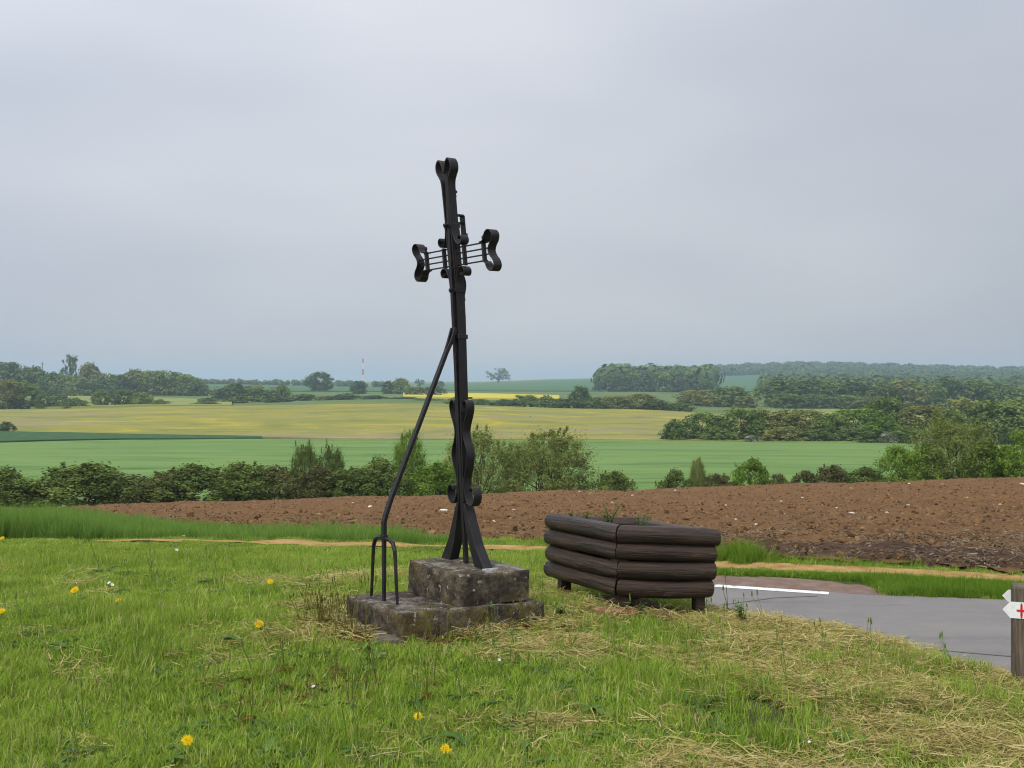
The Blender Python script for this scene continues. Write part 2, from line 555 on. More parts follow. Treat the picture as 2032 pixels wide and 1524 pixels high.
# leaves
GRASS = [(0, (0.103, 0.177, 0.020)), (.25, (0.177, 0.289, 0.032)), (.55, (0.270, 0.383, 0.049)), (.8, (0.354, 0.439, 0.080)), (1, (0.466, 0.447, 0.177))]
M['grass'] = leaf_mat('grass_blade', GRASS, .35, .45, (1.5, .85))
M['grass_tall'] = leaf_mat('tall_grass_blade', [(0, (.085, .17, .03)), (.5, (.17, .30, .055)), (1, (.29, .38, .10))], .45, .4, (.35, .5))
M['verge'] = leaf_mat('verge_blade', [(0, (.075, .15, .018)), (.5, (.15, .265, .028)), (1, (.25, .34, .05))], .4, .4, (1.1, .4))
M['hay'] = leaf_mat('hay_straw', [(0, (0.146, 0.134, 0.034)), (.3, (0.291, 0.246, 0.078)), (.6, (0.426, 0.358, 0.140)), (.85, (0.526, 0.448, 0.213)), (1, (0.582, 0.515, 0.291))], .2, .5, (1.3, .5))
M['stubble'] = leaf_mat('dead_stalk', [(0, (0.050, 0.032, 0.020)), (.5, (0.144, 0.104, 0.065)), (1, (0.288, 0.238, 0.173))], .1, .5)
M['weed'] = leaf_mat('weed_leaf', [(0, (.035, .085, .015)), (.5, (.075, .15, .02)), (1, (.14, .22, .035))], .3, .5, None, .04)
M['rust_weed'] = leaf_mat('rusty_weed_leaf', [(0, (.08, .03, .012)), (.5, (.16, .075, .03)), (1, (.13, .13, .035))], .2, .5)
M['hedge'] = leaf_mat('hedge_leaf', [(0, (0.062, 0.085, 0.028)), (.4, (0.118, 0.163, 0.041)), (.8, (0.186, 0.248, 0.061)), (1, (0.276, 0.344, 0.090))], .3, .35)
M['scrub'] = leaf_mat('scrub_leaf', [(0, (0.076, 0.072, 0.034)), (.4, (0.127, 0.136, 0.049)), (.8, (0.186, 0.206, 0.064)), (1, (0.248, 0.283, 0.083))], .3, .3)
M['willow'] = leaf_mat('willow_leaf', [(0, (0.134, 0.162, 0.047)), (.4, (0.196, 0.235, 0.065)), (.8, (0.252, 0.302, 0.084)), (1, (0.325, 0.370, 0.112))], .35, .35)
M['bright'] = leaf_mat('bright_leaf', [(0, (0.072, 0.132, 0.020)), (.4, (0.138, 0.226, 0.033)), (.8, (0.198, 0.303, 0.046)), (1, (0.275, 0.374, 0.066))], .35, .3)
M['tree'] = leaf_mat('tree_leaf', [(0, (0.074, 0.115, 0.032)), (.35, (0.128, 0.192, 0.051)), (.7, (0.196, 0.263, 0.070)), (1, (0.284, 0.338, 0.095))], .3, .6)
M['tree_olive'] = leaf_mat('olive_tree_leaf', [(0, (0.115, 0.115, 0.041)), (.35, (0.182, 0.192, 0.059)), (.7, (0.236, 0.257, 0.074)), (1, (0.311, 0.338, 0.101))], .3, .5)
M['tree_dark'] = leaf_mat('dark_tree_leaf', [(0, (0.051, 0.084, 0.035)), (.5, (0.101, 0.155, 0.054)), (1, (0.169, 0.230, 0.076))], .25, .6)
M['blossom'] = leaf_mat('blossom_leaf', [(0, (.08, .11, .04)), (.42, (.14, .17, .07)), (.6, (.45, .45, .38)), (1, (.65, .65, .6))], .25, .2)
M['yellow_petal'] = leaf_mat('yellow_petal', [(0, (.65, .42, .01)), (1, (.82, .62, .02))], .25, .2)
M['white_petal'] = leaf_mat('white_petal', [(0, (.7, .7, .68)), (1, (.85, .85, .85))], .2, .2)
M['stem'] = leaf_mat('flower_stem', [(0, (.08, .12, .03)), (1, (.16, .15, .06))], .1, .3)

# ------------------------------------------------------------------ ground sheets
_rr = np.concatenate([[0.3], np.geomspace(1.0, 9000, 150)])
_aa = np.concatenate([np.linspace(-math.pi, -0.75, 40)[:-1], np.linspace(-0.75, 0.75, 220), np.linspace(0.75, math.pi, 40)[1:-1]])
RRg, AAg = np.meshgrid(_rr, _aa, indexing='ij')
gx, gy = RRg * np.sin(AAg), RRg * np.cos(AAg)
gz = zt(gx, gy) - np.where(RRg < 100, .12, .12 + .38 * sstep(100, 200, RRg))
nr, na = RRg.shape
ii, jj = np.meshgrid(np.arange(nr - 1), np.arange(na), indexing='ij')
j2 = (jj + 1) % na
quads = np.stack([ii * na + jj, (ii + 1) * na + jj, (ii + 1) * na + j2, ii * na + j2], -1).reshape(-1, 4)
quads = quads[:, ::-1]
g_o = mesh_obj('ground', np.stack([gx, gy, gz], -1).reshape(-1, 3), quads, M['pasture'], smooth=True)
tag(g_o, kind='structure')

def grid_faces(nx, ny):
    i, j = np.meshgrid(np.arange(ny - 1), np.arange(nx - 1), indexing='ij')
    return np.stack([i * nx + j, i * nx + j + 1, (i + 1) * nx + j + 1, (i + 1) * nx + j], -1).reshape(-1, 4)

# the turf with its bank down to the road
lx, ly = np.linspace(-13, 13, 326), np.concatenate([np.linspace(-6, 3, 40)[:-1], np.linspace(3, 17, 190)])
LX, LY = np.meshgrid(lx, ly)
def turf_bump(x, y):
    s = x - np.interp(y, YE, XE)
    return (fbm(x * 1.6, y * 1.6, 4, 3) - .5) * .09 * sstep(.9, .2, s) * sstep(3.0, 5.0, y + 2)
def zg(x, y):
    return zt(x, y) + turf_bump(np.asarray(x, float), np.asarray(y, float))
lawn = mesh_obj('lawn', np.stack([LX, LY, zg(LX, LY)], -1).reshape(-1, 3), grid_faces(len(lx), len(ly)), M['turf_soil'], smooth=True)
tag(lawn, kind='structure')

def patch(name, cols, mat, nc=160, nr=30, off=0.0, wob=0.0, seed=1, geo=False):
    """a field between two depths: cols = [(photo column, near depth, far depth)]"""
    cols = np.array(cols, float)
    px = np.linspace(cols[0, 0], cols[-1, 0], nc)
    dn, df = np.interp(px, cols[:, 0], cols[:, 1]), np.interp(px, cols[:, 0], cols[:, 2])
    if wob:
        dn = dn * (1 + wob * (fbm(px * .02, px * 0, 3, seed) - .5))
        df = df * (1 + wob * (fbm(px * .02, px * 0 + 5, 3, seed) - .5))
    t = np.linspace(0, 1, nr)[:, None]
    D = dn[None] * (df / dn)[None] ** t if geo else dn[None] * (1 - t) + df[None] * t
    X = (px[None] - CX) * D / FPX
    Z = zt(X, D) + off
    # the crop's edges reach down to the ground
    X = np.vstack([X[:1], X, X[-1:]]); D = np.vstack([D[:1] - .02, D, D[-1:] + .02]); Z = np.vstack([Z[:1] - 1.3, Z, Z[-1:] - 1.3]); nr = nr + 2
    o = mesh_obj(name, np.stack([X, D, Z], -1).reshape(-1, 3), grid_faces(nc, nr), mat, smooth=False)
    return tag(o, kind='structure')

FIELD_NEAR = np.array([(-700, 24.), (200, 21.5), (400, 18.5), (800, 16.4), (1060, 15.2), (1450, 14.25), (1750, 13.75), (2032, 13.05), (2700, 12.4)])
def field_near(px):
    return np.interp(px, FIELD_NEAR[:, 0], FIELD_NEAR[:, 1])
# ploughed field: real clods in the sheet
nc, nrr = 620, 420
px = np.linspace(-700, 2700, nc)
dn = field_near(px) + (fbm(px * .03, px * 0, 3, 5) - .5) * .8
D = dn[None] * (70.0 / dn)[None] ** np.linspace(0, 1, nrr)[:, None]
X = (px[None] - CX) * D / FPX
amp = sstep(0, 1, D - dn[None])
rough = (fbm(X * 2.2, D * 2.2, 4, 21, .62) - .5) * .17 + (fbm(X * .35 + D * .2, D * .5, 3, 31) - .5) * .20
Z = zt(X, D) + .02 + (rough + .05) * (.25 + .75 * amp)
fo = mesh_obj('ploughed_field', np.stack([X, D, Z], -1).reshape(-1, 3), grid_faces(nc, nrr), M['ploughed'], smooth=True)
tag(fo, kind='structure')

patch('young_wheat_field', [(-900, 88, 205), (0, 88, 208), (250, 88, 228), (500, 88, 238), (1300, 88, 240), (1800, 88, 240), (2900, 88, 240)], M['wheat'], 200, 60, .05)
patch('dark_crop_strip', [(-900, 205.3, 262), (0, 208.3, 256), (250, 228.3, 250), (520, 238.3, 244.5)], M['dark_crop'], 60, 8, .35)
patch('wildflower_meadow', [(-900, 262, 440), (0, 256.5, 430), (250, 250.5, 430), (520, 245, 435), (900, 243, 440), (1350, 243, 430), (1700, 243, 400)], M['meadow'], 160, 40, .06)
patch('rapeseed_field', [(800, 640, 800), (960, 610, 800), (1110, 620, 760)], M['rape'], 30, 8, .5)
patch('far_left_pasture', [(60, 470, 720), (250, 450, 720), (460, 437, 600)], M['far_pasture'], 40, 12, .4)
patch('far_hill_field', [(840, 1000, 2000), (1000, 980, 2000), (1250, 1000, 2100), (1520, 1100, 2300)], M['far_wheat'], 40, 14, .6)
patch('distant_green_field', [(380, 900, 1400), (600, 880, 1350), (760, 900, 1300)], M['far_wheat'], 30, 8, .5)
patch('right_far_field', [(1500, 420, 520), (1750, 400, 540), (2100, 420, 540)], M['far_pasture'], 30, 8, .4)

# road, its line, seam, gravel lay-by and sandy path
def poly_sheet(name, outline, off, mat, n=1, thick=0.0):
    v = [(x, y, float(zt(x, y)) + off) for x, y in outline]
    return mesh_obj(name, v, [list(range(len(v)))], mat)
def strip(name, pts, width, off, mat, seg=60, wob=0.0, flat=None):
    pts = np.array(pts, float)
    d = np.r_[0, np.cumsum(np.hypot(*np.diff(pts, axis=0).T))]
    s = np.linspace(0, d[-1], seg)
    P = np.stack([np.interp(s, d, pts[:, 0]), np.interp(s, d, pts[:, 1])], -1)
    T = np.gradient(P, axis=0); T /= np.linalg.norm(T, axis=1)[:, None]
    Nn = np.stack([-T[:, 1], T[:, 0]], -1)
    rows = []
    for k, u in enumerate(np.linspace(-.5, .5, 4)):
        w = width * (1 + (wob * (fbm(s * .8, s * 0 + (3 if u > 0 else 9), 3, 4) - .5) if wob else 0))
        q = P + Nn * (u * w)[:, None] if isinstance(w, np.ndarray) else P + Nn * (u * w)
        z = (zg(q[:, 0], q[:, 1]) if flat is None else np.full(seg, flat)) + off
        rows.append(np.c_[q, z])
    V = np.concatenate(rows)
    o = mesh_obj(name, V, grid_faces(seg, 4), mat)
    return o

road_far = [(1.6, 12.6), (2.385, 12.36), (3.54, 11.89), (3.75, 11.77), (5.42, 11.45), (8, 11.0), (13, 10.2)]
road_near = [(14, -6), (9.2, -1), (7.4, 1.0), (5.9, 3.2), (4.5, 5.2), (3.85, 6.43), (3.45, 7.06), (3.0, 7.81), (2.6, 8.4), (2.2, 9.0), (1.95, 9.7), (1.8, 10.6), (1.6, 11.6)]
ro = mesh_obj('road', [(x, y, ZROAD + .006) for x, y in road_near[::1] + road_far], [list(range(len(road_near) + len(road_far)))[::-1]], M['asphalt'])
tag(ro, kind='structure')
tag(strip('road_edge_line', [(2.3, 12.24), (3.46, 11.80)], .15, .010, M['road_paint'], 12, flat=ZROAD), kind='structure')
tag(strip('tar_seam', [(3.3, 9.45), (4.3, 9.05), (5.2, 8.85), (7, 8.5)], .022, .010, M['tar'], 40, .9, flat=ZROAD), kind='structure')
tag(strip('tar_seam', [(2.2, 11.2), (2.8, 11.55), (3.3, 11.65)], .018, .010, M['tar'], 40, .9, flat=ZROAD), kind='structure')
gv = [(1.75, 12.55), (2.385, 12.362), (3.54, 11.892), (3.76, 11.80), (4.05, 12.05), (4.2, 12.5), (3.4, 12.85), (2.6, 12.98), (1.9, 12.9)]
_gx = np.linspace(1.7, 4.15, 60)
_g0 = np.interp(_gx, [p[0] for p in road_far], [p[1] for p in road_far]) + .002
_g1 = np.maximum(_g0 + .01, np.interp(_gx, [1.7, 2.2, 3.0, 3.6, 4.0, 4.15], [12.75, 12.92, 12.85, 12.6, 12.2, 11.75]) + (fbm(_gx * 4, _gx * 0, 3, 8) - .5) * .3)
_gt = np.linspace(0, 1, 6)[:, None]
_gy = _g0[None] * (1 - _gt) + _g1[None] * _gt
_gX = np.repeat(_gx[None], 6, 0)
tag(mesh_obj('gravel_layby', np.stack([_gX, _gy, np.full_like(_gy, ZROAD) + .007], -1).reshape(-1, 3), grid_faces(60, 6), M['red_gravel']), kind='structure')
PATH = [(-13.5, 16.5), (-9.5, 16.0), (-6.2, 15.45), (-4.3, 15.0), (-1.85, 14.4), (.28, 13.8), (2.77, 13.6), (4.5, 13.1), (5.95, 12.55), (9, 11.9)]
PATHA = np.array(PATH)
def path_y(x):
    return np.interp(x, PATHA[:, 0], PATHA[:, 1])
tag(strip('sandy_path', PATH, .58, .022, M['sand'], 120, .7), kind='structure')

# ------------------------------------------------------------------ iron cross
U2 = np.array([.574, -.819]); N2 = np.array([.819, .574]); LEAN = np.array([-.866, -.5])
A0 = np.array([-.305, 7.20])
def axis(z):
    q = np.interp(z, [.363, 2.06, 3.05], [0, .055, .151])
    return A0 + LEAN * q
def CW(s, t, z):
    a = axis(z) + U2 * s + N2 * t
    return np.array([a[0], a[1], z])

def catmull(P, sub=6):
    P = np.asarray(P, float)
    Q = np.vstack([2 * P[0] - P[1], P, 2 * P[-1] - P[-2]])
    o = []
    for i in range(1, len(Q) - 2):
        for k in range(sub):
            t = k / sub
            a, b, c, d = Q[i - 1], Q[i], Q[i + 1], Q[i + 2]
            o.append(.5 * ((2 * b) + (-a + c) * t + (2 * a - 5 * b + 4 * c - d) * t * t + (-a + 3 * b - 3 * c + d) * t ** 3))
    o.append(Q[-2])
    return np.array(o)

def band(prof, width, th, t0=0.0, plane='sz', sub=6):
    """flat bar bent along a curve of the cross's plane: prof = [(s, z)]; returns world verts and faces"""
    C = catmull(prof, sub) if sub > 1 else np.asarray(prof, float)
    T = np.gradient(C, axis=0); T /= np.linalg.norm(T, axis=1)[:, None] + 1e-9
    Nn = np.stack([-T[:, 1], T[:, 0]], -1)
    V, F = [], []
    for c, n in zip(C, Nn):
        for (a, b) in ((-1, -1), (1, -1), (1, 1), (-1, 1)):
            q = c + n * a * th / 2
            if plane == 'sz':
                V.append(CW(q[0], t0 + b * width / 2, q[1]))
            else:
                V.append(CW(t0 + b * width / 2, q[0], q[1]))
    n = len(C)
    for i in range(n - 1):
        for k in range(4):
            F.append([i * 4 + k, i * 4 + (k + 1) % 4, i * 4 + 4 + (k + 1) % 4, i * 4 + 4 + k])
    F += [[3, 2, 1, 0], [n * 4 - 4, n * 4 - 3, n * 4 - 2, n * 4 - 1]]
    return V, F

def merge(parts):
    V, F = [], []
    for v, f in parts:
        k = len(V)
        V += [tuple(p) for p in v]
        F += [[i + k for i in q] for q in f]
    return V, F

def box_l(s0, s1, t0, t1, z0, z1, s0b=None, s1b=None):
    s0b = s0 if s0b is None else s0b; s1b = s1 if s1b is None else s1b
    v = [CW(s0, t0, z0), CW(s1, t0, z0), CW(s1, t1, z0), CW(s0, t1, z0), CW(s0b, t0, z1), CW(s1b, t0, z1), CW(s1b, t1, z1), CW(s0b, t1, z1)]
    return v, [[0, 3, 2, 1], [4, 5, 6, 7], [0, 1, 5, 4], [1, 2, 6, 5], [2, 3, 7, 6], [3, 0, 4, 7]]

def tube(P, r, n=8, cap=True):
    P = [Vector(p) for p in P]
    rs = r if isinstance(r, (list, tuple, np.ndarray)) else [r] * len(P)
    V, F = [], []
    up = None
    for i, p in enumerate(P):
        t = (P[min(i + 1, len(P) - 1)] - P[max(i - 1, 0)]).normalized()
        if up is None:
            up = t.orthogonal().normalized()
        a = (up - t * up.dot(t)).normalized(); up = a
        b = t.cross(a)
        for k in range(n):
            an = 2 * math.pi * k / n
            V.append(tuple(p + a * math.cos(an) * rs[i] + b * math.sin(an) * rs[i]))
    for i in range(len(P) - 1):
        for k in range(n):
            F.append([i * n + k, i * n + (k + 1) % n, (i + 1) * n + (k + 1) % n, (i + 1) * n + k])
    if cap:
        F += [list(range(n))[::-1], [(len(P) - 1) * n + k for k in range(n)]]
    return V, F

def flat_bar(P, side, w, h):
    """bar of w (along side) x h along world points P"""
    P = [Vector(p) for p in P]; side = Vector(side).normalized()
    V, F = [], []
    for i, p in enumerate(P):
        t = (P[min(i + 1, len(P) - 1)] - P[max(i - 1, 0)]).normalized()
        a = (side - t * side.dot(t)).normalized(); b = t.cross(a)
        ww = w[i] if isinstance(w, (list, tuple)) else w
        hh = h[i] if isinstance(h, (list, tuple)) else h
        for (x, y) in ((-1, -1), (1, -1), (1, 1), (-1, 1)):
            V.append(tuple(p + a * x * ww / 2 + b * y * hh / 2))
    for i in range(len(P) - 1):
        for k in range(4):
            F.append([i * 4 + k, i * 4 + (k + 1) % 4, i * 4 + 4 + (k + 1) % 4, i * 4 + 4 + k])
    n = len(P)
    F += [[3, 2, 1, 0], [n * 4 - 4, n * 4 - 3, n * 4 - 2, n * 4 - 1]]
    return V, F

cross = thing('wayside_cross', (A0[0], A0[1], .36), 'leaning black wrought-iron wayside cross with scrolled ends and a forked prop, on stone steps', 'cross')
def cpart(name, vf, parent=None, smooth=False, mat='iron', bevel=.0015):
    v, f = vf
    o = mesh_obj(name, inv(cross, v), f, M[mat], parent or cross, smooth)
    if bevel:
        b = o.modifiers.new('bevel', 'BEVEL'); b.width = bevel; b.segments = 1; b.limit_method = 'ANGLE'; b.angle_limit = R(40)
    return o

ZC = 2.396
HT = .0305          # half the width of the flat iron
# core bar from the stone to the top, two flat bars beside it
cpart('core_bar', box_l(-.014, .014, -.014, .014, .345, 2.958))
for sg in (-1, 1):
    # flat bar running up the shaft and ending in a curled lobe at the top; the two lobes meet in a V
    prof = [(sg * .030, .775), (sg * .030, 1.2), (sg * .030, 2.0), (sg * .031, 2.6), (sg * .034, 2.80), (sg * .040, 2.885), (sg * .062, 2.925), (sg * .088, 2.962),
            (sg * .086, 3.005), (sg * .058, 3.030), (sg * .030, 3.012), (sg * .013, 2.975), (sg * .0045, 2.945)]
    cpart('flat_bar', band(prof, 2 * HT, .012))
    # leg splayed on the block, thicker at its foot
    zs = [.765, .72, .66, .50, .347]
    so = [.046, .072, .095, .168, .278]; si = [.024, .034, .046, .090, .158]
    V, F = [], []
    for a, b, z in zip(si, so, zs):
        for s_, t_ in ((a, -HT - .004), (b, -HT - .004), (b, HT + .004), (a, HT + .004)):
            V.append(CW(sg * s_, t_, z))
    for i in range(4):
        for k in range(4):
            F.append([i * 4 + k, i * 4 + (k + 1) % 4, i * 4 + 4 + (k + 1) % 4, i * 4 + 4 + k])
    F += [[3, 2, 1, 0], [16, 17, 18, 19]]
    cpart('leg', (V, F))
    # lyre shaped strap with a curl above and an outward curl below
    prof = [(sg * .052, 1.372), (sg * .047, 1.40), (sg * .052, 1.43), (sg * .075, 1.447), (sg * .100, 1.432), (sg * .106, 1.395), (sg * .090, 1.345), (sg * .062, 1.285),
            (sg * .050, 1.235), (sg * .062, 1.18), (sg * .088, 1.125), (sg * .094, 1.075), (sg * .078, 1.01), (sg * .052, .95), (sg * .042, .90),
            (sg * .048, .835), (sg * .072, .782), (sg * .112, .755), (sg * .150, .778), (sg * .164, .825), (sg * .146, .868), (sg * .112, .872), (sg * .098, .848)]
    cpart('lyre_strap', band(prof, 2 * HT, .008))
    # scrolls in the corners of the crossing
    for up in (1, -1):
        prof = [(sg * .042, ZC + up * .215), (sg * .044, ZC + up * .16), (sg * .056, ZC + up * .115), (sg * .082, ZC + up * .080), (sg * .118, ZC + up * .074),
                (sg * .143, ZC + up * .094), (sg * .136, ZC + up * .122), (sg * .110, ZC + up * .128), (sg * .100, ZC + up * .108)]
        cpart('corner_scroll', band(prof, 2 * HT, .007))
    # arm: four rods, two uprights, a lobed end band
    for k in range(4):
        dz = (-.057, -.019, .019, .057)[k]
        cpart('arm_rod', box_l(*sorted((sg * .020, sg * (.443 if k in (1, 2) else .385))), -.0045, .0045, ZC + dz - .0045, ZC + dz + .0045))
    for s_, e in ((.125, .0), (.355, .018)):
        u = cpart('arm_upright', box_l(*sorted((sg * (s_ - .011), sg * (s_ + .011))), -.012, .012, ZC - .066, ZC + .068))
        if e:
            cpart('finial', tube([CW(sg * s_, 0, ZC + .068), CW(sg * s_, 0, ZC + .078), CW(sg * s_, 0, ZC + .088), CW(sg * s_, 0, ZC + .1), CW(sg * s_, 0, ZC + .104)], [.006, .006, .011, .008, .002]), u)
    half = [(.345, .060), (.375, .063), (.398, .080), (.412, .108), (.440, .126), (.474, .122), (.494, .096), (.484, .062), (.455, .032), (.440, .0)]
    prof = [(sg * a, ZC + b) for a, b in half] + [(sg * a, ZC - b) for a, b in half[::-1][1:]]
    cpart('arm_end_band', band(prof, 2 * HT, .007))
# crossing block, collars and bolts
cpart('crossing_plate', box_l(-.046, .046, -.022, .022, ZC - .075, ZC + .045))
for i, z in enumerate((2.60, 2.175, 1.868)):
    c_ = cpart('collar', merge([box_l(-.044, .044, HT, HT + .007, z - .014, z + .014), box_l(-.044, .044, -HT - .007, -HT, z - .014, z + .014),
                                box_l(.036, .044, -HT, HT, z - .014, z + .014), box_l(-.044, -.036, -HT, HT, z - .014, z + .014)]))
    if i < 2:
        cpart('bolt', tube([CW(0, -HT - .007, z), CW(0, -HT - .032, z)], .012, 8), c_)
# remains of the ornament on the far face
op = cpart('title_plate', merge([box_l(-.030, .030, .086, .091, 2.535, 2.672), box_l(-.02, .02, HT, .092, 2.668, 2.680), box_l(-.006, .006, HT, .086, 2.615, 2.63)]))
cpart('plate_hook', band([(.086, 2.545), (.098, 2.532), (.110, 2.538), (.112, 2.56)], .02, .006, 0, 'tz'), op)
cpart('ornament_leaf', band([(.030, 2.90), (.044, 2.898), (.040, 2.872), (.030, 2.858)], .03, .006, 0, 'tz'))
cpart('ornament_leaf', band([(.030, 2.85), (.058, 2.828), (.044, 2.812), (.052, 2.796)], .025, .005, 0, 'tz'))
cpart('ornament_strap', band([(.030, 2.30), (.046, 2.275), (.056, 2.235), (.053, 2.19), (.038, 2.14), (.040, 2.115), (.030, 2.09)], .05, .006, 0, 'tz'))
cpart('shaft_pin', tube([CW(.01, HT - .01, 1.462), CW(.01, .078, 1.462)], .006, 8))

# prop: a bar that leans from the shaft down to a three-pronged foot on the lower slab
PC = np.array([-.823, 6.95])
slab_top = .165
u3 = np.array([U2[0], U2[1], 0.0])
top = CW(0, -HT - .012, 1.905)
def pp(s, z):
    return np.array([PC[0] + U2[0] * s, PC[1] + U2[1] * s, z])
bend_pts = [pp(0, .56), pp(0, .67), pp(0, .70) + np.array([.012, .004, .02]), pp(0, .70) + (top - pp(0, .70)) * .10, pp(0, .70) + (top - pp(0, .70)) * .5, pp(0, .70) + (top - pp(0, .70)) * .90]
brace = cpart('brace', flat_bar(bend_pts, u3, .036, .023))
end = bend_pts[-1]
for sg in (-1, 1):
    cpart('brace_tine', flat_bar([end - (top - end) * .1 + u3 * sg * .011, end + (top - end) * .4 + u3 * sg * .019, top + u3 * sg * .024 + np.array([0, 0, .02])], u3, .014, .024), brace)
cpart('prong', flat_bar([pp(0, slab_top - .02), pp(0, .3), pp(0, .565)], u3, [.022, .026, .030], [.018, .020, .022]), brace)
for sg in (-1, 1):
    pr = [pp(sg * .005, .562), pp(sg * .07, .563), pp(sg * .118, .545), pp(sg * .142, .50), pp(sg * .152, .42), pp(sg * .163, .28), pp(sg * .178, slab_top - .02)]
    cpart('prong', flat_bar(pr, (0, 0, 1), 0.0, 0.0) if False else tube(pr, [.015, .015, .0145, .0135, .012, .011, .010], 6), brace)
cpart('brace_collar', flat_bar([pp(0, .55), pp(0, .585)], u3, .044, .034), brace)

# ------------------------------------------------------------------ stone steps
def stone_block(name, corners, z_bot, mat, label, cat, res=.014, rough=.012, seed=0, chip=.007):
    """corners: near, right, back, left (x, y, ztop)"""
    c = np.array(corners, float)
    cen = c.mean(0); cen[2] = z_bot
    e1 = np.linalg.norm(c[1] - c[0]); e2 = np.linalg.norm(c[3] - c[0]); hh = c[:, 2].mean() - z_bot
    n1, n2, n3 = int(e1 / res) + 1, int(e2 / res) + 1, max(3, int(hh / res) + 1)
    idx, V = {}, []
    F = []
    def vert(i, j, k):
        if (i, j, k) in idx: return idx[(i, j, k)]
        a, b, w = i / n1, j / n2, k / n3
        p = (c[0] * (1 - a) * (1 - b) + c[1] * a * (1 - b) + c[2] * a * b + c[3] * (1 - a) * b)
        z = z_bot + (p[2] - z_bot) * w
        p = np.array([p[0], p[1], z])
        # worn edges
        d = sorted([min(i, n1 - i) * e1 / n1, min(j, n2 - j) * e2 / n2, (n3 - k) * hh / n3])
        if d[1] < .018:
            pull = (.018 - d[1]) / .018 * (chip * (.5 + 2.2 * vnoise(np.array(p[0] * 17 + p[2] * 9), np.array(p[1] * 17 - p[2] * 11), seed)))
            dirn = (np.array([cen[0], cen[1], z_bot + hh * .4]) - p); dirn /= np.linalg.norm(dirn)
            p = p + dirn * float(pull)
        nx = float(fbm(np.array(p[0] * 9 + p[2] * 13), np.array(p[1] * 9 - p[2] * 7), 4, seed + 3)) - .5
        ny = float(fbm(np.array(p[1] * 9 + p[2] * 11 + 30), np.array(p[0] * 9 + p[2] * 5), 4, seed + 5)) - .5
        nz = float(fbm(np.array(p[0] * 12 + 70), np.array(p[1] * 12), 4, seed + 7)) - .5
        p = p + np.array([nx, ny, nz]) * rough * 1.6
        idx[(i, j, k)] = len(V)
        V.append(p)
        return len(V) - 1
    for i in range(n1):
        for j in range(n2):
            F.append([vert(i, j, n3), vert(i + 1, j, n3), vert(i + 1, j + 1, n3), vert(i, j + 1, n3)])
            F.append([vert(i, j, 0), vert(i, j + 1, 0), vert(i + 1, j + 1, 0), vert(i + 1, j, 0)])
    for k in range(n3):
        for i in range(n1):
            F.append([vert(i, 0, k), vert(i + 1, 0, k), vert(i + 1, 0, k + 1), vert(i, 0, k + 1)])
            F.append([vert(i + 1, n2, k), vert(i, n2, k), vert(i, n2, k + 1), vert(i + 1, n2, k + 1)])
        for j in range(n2):
            F.append([vert(n1, j, k), vert(n1, j + 1, k), vert(n1, j + 1, k + 1), vert(n1, j, k + 1)])
            F.append([vert(0, j + 1, k), vert(0, j, k), vert(0, j, k + 1), vert(0, j + 1, k + 1)])
    V = np.array(V)
    o = mesh_obj(name, V - cen, F, M[mat], smooth=False)
    o.location = cen
    return tag(o, label, cat)

near = np.array([-.6636, 6.5, .172]); rgt = np.array([.2176, 7.009, .143]); lft = np.array([-1.0999, 7.123, .162])
low = stone_block('stone_slab', [near, rgt, rgt + lft - near, lft], -.06, 'stone', 'wide lower stone step stained brown with pale lichen, under the smaller block', 'stone slab', seed=2)
n2_ = np.array([-.3369, 6.752, .362]); r2_ = np.array([.1145, 7.0126, .3535]); l2_ = np.array([-.7034, 7.2755, .372])
upb = stone_block('stone_block', [n2_, r2_, r2_ + l2_ - n2_, l2_], .158, 'stone', 'dark upper stone block carrying the feet of the iron cross', 'stone block', seed=9)
fc = np.array([near, rgt, rgt + lft - near, lft]); fcen = fc.mean(0)
f_c = fcen + (fc - fcen) * np.array([1.13, 1.13, 1]); f_c += np.array([-.10, .0, 0]); f_c[:, 2] = .020
stone_block('footing', f_c, -.09, 'concrete', 'thin worn concrete footing showing at the left edge of the lower stone step', 'footing', .03, .008, 4)
# pale lead run at the right foot of the cross
lp = []
for k in range(14):
    a = 2 * math.pi * k / 14
    lp.append((.05 * math.cos(a) * (1 + .35 * math.sin(3 * a)), .018 * math.sin(a) * (1 + .3 * math.cos(2 * a))))
lv = [(x, y, -.012) for x, y in lp] + [(x * .9, y * .9, .006) for x, y in lp]
lf = [list(range(14, 28))] + [[k, (k + 1) % 14, 14 + (k + 1) % 14, 14 + k] for k in range(14)]
lo = mesh_obj('lead_patch', lv, lf, M['lead'], smooth=False)
lo.location = (-.135, 6.955, .362); lo.rotation_euler = (0, 0, .35)
tag(lo, 'pale grey lead run on the block at the right foot of the cross', 'lead patch')

